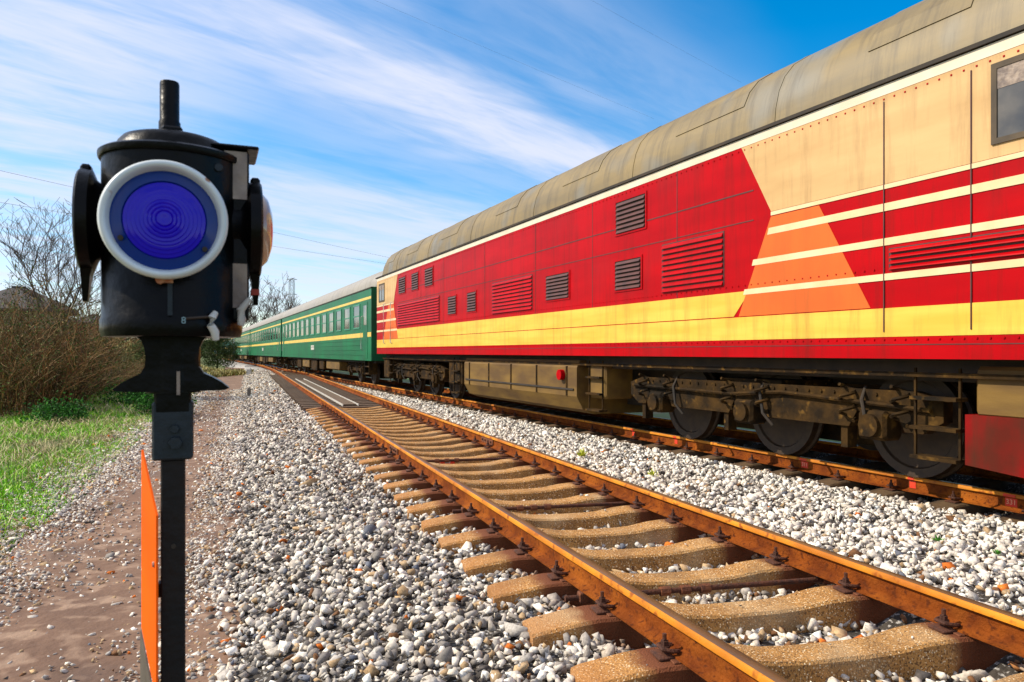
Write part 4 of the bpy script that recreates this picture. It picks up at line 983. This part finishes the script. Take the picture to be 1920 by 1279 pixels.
def bare_tree(seed, H_, name, label, group, loc, depth=5, r0=.09, minr=.006, tint=1, kids_=3, spread=.75):
    rnd = random.Random(seed); root = empty(name, loc); lst = []
    trunk = []; p = Vector((0,0,-.2))
    for i in range(5): trunk.append(p.copy()); p = p+Vector((rnd.gauss(0,.08), rnd.gauss(0,.08), H_*.11))
    MB().tube(trunk, [r0, r0*.9, r0*.8, r0*.7, r0*.6], 8).build('trunk', mat('tree_bark', (.10,.07,.045), .9, (.17,.12,.08), 8, bump=.5), root, smooth=60)
    for k in range(5):
        a = rnd.uniform(0, 2*pi); b = trunk[rnd.randint(2, 4)]
        branch(lst, b, Vector((cos(a)*.5, sin(a)*.5, 1)).normalized(), H_*.42, r0*.5, depth-1, rnd, spread, kids_, 3, .08, minr)
    V, F = twigs_to_np(lst); c = np.tile(np.array([[.085,.058,.04]])*tint, (len(V), 1))
    o = np_obj('crown', np.array([tuple(v) for v in V]), np.array(F), c, M_twig); o.parent = root
    tag(root, label, 'tree', group); return root
bare_tree(5, 6.6, 'bare_tree', 'leafless tree rising above the brown scrub on the left', None, (-17.8, 29.3, -.5), 5, .10, .007, .9, 3, .85)
bare_tree(9, 5.2, 'bare_tree', 'smaller leafless tree just right of the tall one, beside the lantern', None, (-17.3, 29.0, -.5), 5, .08, .005, .9, 4, .8)
ft = bare_tree(12, 11.5, 'bare_tree', 'distant leafless tree above the coach roofs, nearest the lantern', 'distant bare trees behind the train', (-54, 150, -.6), 5, .2, .03, 1.1)
for i, (x, y, s, lab) in enumerate([(-50.5,152,1.08,'distant leafless tree above the coach roofs, second from the lantern'), (-46.5,149,1.0,'distant leafless tree above the coach roofs, left of the pylon'),
        (-43.5,153,.9,'distant leafless tree just under the lattice pylon'), (-57.5,156,1.0,'distant leafless tree behind the round green bush')]):
    o = copy_tree(ft); o.location = (x, y, -.6); o.rotation_euler = (0,0,i*1.7+.5); o.scale = (s,s,s); tag(o, lab, 'tree', 'distant bare trees behind the train')
def leafy(name, loc, w, h, n, leaf, tab, label, seed):
    rnd = random.Random(seed); root = empty(name, loc)
    MB().tube([(0,0,-.2),(.05,0,h*.3),(0,.05,h*.6)], [.12,.09,.05], 6).build('trunk', MATS['tree_bark'], root)
    V = []; F = []; Cc = []; pts = []
    cl = [Vector((rnd.gauss(0,w*.24), rnd.gauss(0,w*.24), h*rnd.uniform(.15,.92))) for _ in range(34)]
    for _ in range(n):
        c = rnd.choice(cl); k = 1-.5*abs(c.z/h-.45); pts.append(Vector((c.x*k, c.y*k, c.z))+Vector((rnd.gauss(0,1), rnd.gauss(0,1), rnd.gauss(0,.8)))*w*.095)
    leaf_quads(V, F, Cc, pts, leaf, rnd, tab)
    o = np_obj('crown', np.array([tuple(v) for v in V]), np.array(F), np.array(Cc), M_twig); o.parent = root
    tag(root, label, 'bush' if h < 6 else 'tree')
leafy('round_bush', (-30.8, 78, -.6), 3.9, 3.9, 14000, .075, [(.045,.075,.015),(.07,.095,.02),(.03,.05,.012)], 'dark green rounded bush beside the far path, next to the last coaches', 3)
for (x, y, w_, h_, n_, lab) in ((-9.9,20.8,1.8,.55,2600,'low dark green weeds at the foot of the scrub, nearest the lantern'),(-12.4,24.5,2.2,.7,3000,'dark green undergrowth between scrub and grass, farther back'),(-11.4,18.6,1.5,.45,2200,'dark green undergrowth at the front edge of the scrub')):
    leafy('undergrowth', (x, y, -.52), w_, h_, n_, .045, [(.03,.13,.012),(.05,.20,.015),(.02,.07,.010)], lab, int(-x*10))
leafy('evergreen_tree', (-50, 92, -.6), 5, 6.2, 8000, .13, [(.03,.09,.02),(.05,.13,.03)], 'green treetop just above the red brick shed', 4)
leafy('leafy_bush', (-22.0, 44.5, -.3), 2.2, 2.2, 6000, .05, [(.06,.10,.02),(.10,.12,.03),(.13,.11,.03)], 'olive bush left of the lantern base on the grassy bank', 6)
# far hedge line on the horizon, left
M_hedge = mat('far_hedge', (.045,.05,.018), .9, (.09,.08,.03), .6, bump=1, bscale=2)
def hedge():
    rnd = random.Random(31); V = []; F = []; Cc = []; pts = []
    for _ in range(26000):
        t = rnd.random(); x = -190+t*125; y = 190+25*t; h = 5+3*mnoise.noise(Vector((x*.08, 1, 0))); pts.append(Vector((x, y+rnd.gauss(0,2), -.6+h*rnd.random()**.7)))
    leaf_quads(V, F, Cc, pts, .5, rnd, [(.05,.06,.02),(.08,.07,.03),(.11,.08,.04)])
    o = np_obj('distant_woodland', np.array([tuple(v) for v in V]), np.array(F), np.array(Cc), M_twig); tag(o, kind='stuff')
hedge()

# ------------------------------------------------------------------ house, shed, pole, pylon
M_tile = mat('grey_brown_tiles', (.10,.085,.07), .85, (.06,.05,.045), 4, stretch=(1,6,6), bump=.6, bscale=10)
M_wall = mat('pale_plaster', (.42,.36,.27), .9, (.34,.29,.22), 2)
M_brick = mat('red_brick', (.34,.07,.025), .9, (.24,.05,.02), 5, bump=.5, bscale=15, spots=[(3,(.42,.16,.07),.55,.7)])
def gable_house(name, label, cat, loc, rz, W_, D_, hw, hr, wall, roof, ov=.5):
    r_ = empty(name, loc, rz)
    MB().box(-W_/2, W_/2, -D_/2, D_/2, -.5, hw).build('wall', wall, r_)
    b = MB(); x, y = W_/2+ov, D_/2+ov
    b.add([(-x,-y,hw-.1),(x,-y,hw-.1),(x,y,hw-.1),(-x,y,hw-.1),(-x*.12,0,hr),(x*.12,0,hr),(-x,-y,hw+.05),(x,-y,hw+.05),(x,y,hw+.05),(-x,y,hw+.05)],
          [(0,3,2,1),(0,1,7,6),(1,2,8,7),(2,3,9,8),(3,0,6,9),(6,7,5,4),(8,9,4,5),(7,8,5),(9,6,4)])
    ro = b.build('roof', roof, r_)
    MB().box(-x*.12, x*.12, -.09, .09, hr-.06, hr+.08).build('ridge', roof, ro)
    for s_ in (-W_*.28, W_*.28):
        w_ = MB().box(s_-.5, s_+.5, -D_/2-.03, -D_/2+.01, hw*.35, hw*.78).build('window', M_whitemetal, r_)
        MB().box(s_-.42, s_+.42, -D_/2-.045, -D_/2-.032, hw*.38, hw*.75).build('pane', M_glass, w_)
    d = MB().box(-.45, .45, -D_/2-.03, -D_/2+.01, 0, 2.0).build('door', M_dark, r_)
    tag(r_, label, cat); return r_
gable_house('house', 'pale walled house with hipped grey tile roof behind the scrub at the left edge', 'house', (-30.7, 46.5, -.5), radians(28), 5.2, 5.0, 4.25, 5.75, M_wall, M_tile, .6)
gable_house('brick_shed', 'small red brick shed seen between the scrub and the lantern', 'shed', (-33.8, 60.5, .2), radians(25), 4.4, 3.2, 3.3, 4.0, M_brick, M_tile, .3)
pole = MB().tube([(0,0,-.3),(.02,0,2.0),(.05,.02,4.2)], [.075,.065,.05], 8).build('wooden_pole', mat('grey_wood', (.16,.12,.08), .9, (.10,.07,.05), 6, stretch=(6,6,1)), smooth=60)
pole.location = (-17.4, 32.3, -.55); tag(pole, 'thin grey wooden pole just left of the lantern, rising from the scrub', 'pole')
lp = empty('lamp_pole', (-38.5, 103, -.5)); tag(lp, 'tiny dark lamp pole beside the far end of the train', 'lamp pole')
MB().tube([(0,0,0),(0,0,4.0)], .08, 6).build('pole', M_dark, lp); MB().tube([(0,0,4.0),(.35,0,4.25),(.9,0,4.3)], .07, 6).build('arm', M_dark, lp); MB().box(.7,1.3,-.15,.15,4.2,4.36,bev=.03).build('lamp_head', M_dark, lp)
def pylon():
    r_ = empty('pylon', (-118, 400, -1)); mb = MB(); mat_ = mat('galvanised_steel', (.42,.45,.48), .6)
    lv = [(0,3.4),(8,2.6),(16,1.9),(23,1.45),(28,1.2),(33,1.2),(38,1.2),(41,1.0)]
    for sx in (-1,1):
        for sy in (-1,1): mb.tube([(sx*w,sy*w,z) for z, w in lv], .12, 4)
    for (z0,w0),(z1,w1) in zip(lv, lv[1:]):
        for sy in (-1,1):
            mb.tube([(-w0,sy*w0,z0),(w1,sy*w1,z1)], .07, 4); mb.tube([(w0,sy*w0,z0),(-w1,sy*w1,z1)], .07, 4)
            mb.tube([(-w1,sy*w1,z1),(w1,sy*w1,z1)], .07, 4)
            mb.tube([(sy*w0,-w0,z0),(sy*w1,w1,z1)], .07, 4); mb.tube([(sy*w0,w0,z0),(sy*w1,-w1,z1)], .07, 4)
    mb.build('lattice_tower', mat_, r_)
    for z, w in ((33,2.9),(41,2.9)):
        MB().tube([(-w,0,z),(0,0,z+.8),(w,0,z)], .14, 4).tube([(-w,0,z),(w,0,z)], .12, 4).build('cross_arm', mat_, r_)
    tag(r_, 'pale lattice power pylon far behind the green coaches', 'pylon')
pylon()
M_wire = mat('wire', (.10,.11,.12), .5)
def wire(p, q, sag, r, label):
    p = Vector(p); q = Vector(q); pts = []
    for i in range(25):
        t = i/24; v = p.lerp(q, t); v.z -= sag*4*t*(1-t); pts.append(v)
    tag(MB().tube(pts, r, 4).build('power_line', M_wire), label, 'power line', 'power lines')
def px3(x, y, Y): return ((x-960)/1400*Y, Y, 1.24+(660-y)/1400*Y)
def ext(a, b, k0, k1):
    a = Vector(a); b = Vector(b); d = b-a; return a-d*k0, b+d*k1
for a, b, k0, k1, sag, r, lab in (
    (px3(0,318,62), px3(720,480,108), .25, .25, .15, .013, 'upper of the two thin power lines crossing behind the lantern'),
    (px3(0,378,76), px3(700,490,130), .25, .25, .15, .016, 'lower of the two thin power lines crossing behind the lantern'),
    (px3(705,0,30), px3(1150,190,41), .3, .25, .05, .003, 'faint power line slanting across the white cloud at the top centre'),
    (px3(1110,0,30), px3(1300,105,35), .4, .6, .03, .003, 'faint power line in the blue sky above the locomotive')):
    p, q = ext(a, b, k0, k1); wire(p, q, sag, r, lab)
S.cycles.use_denoising = True
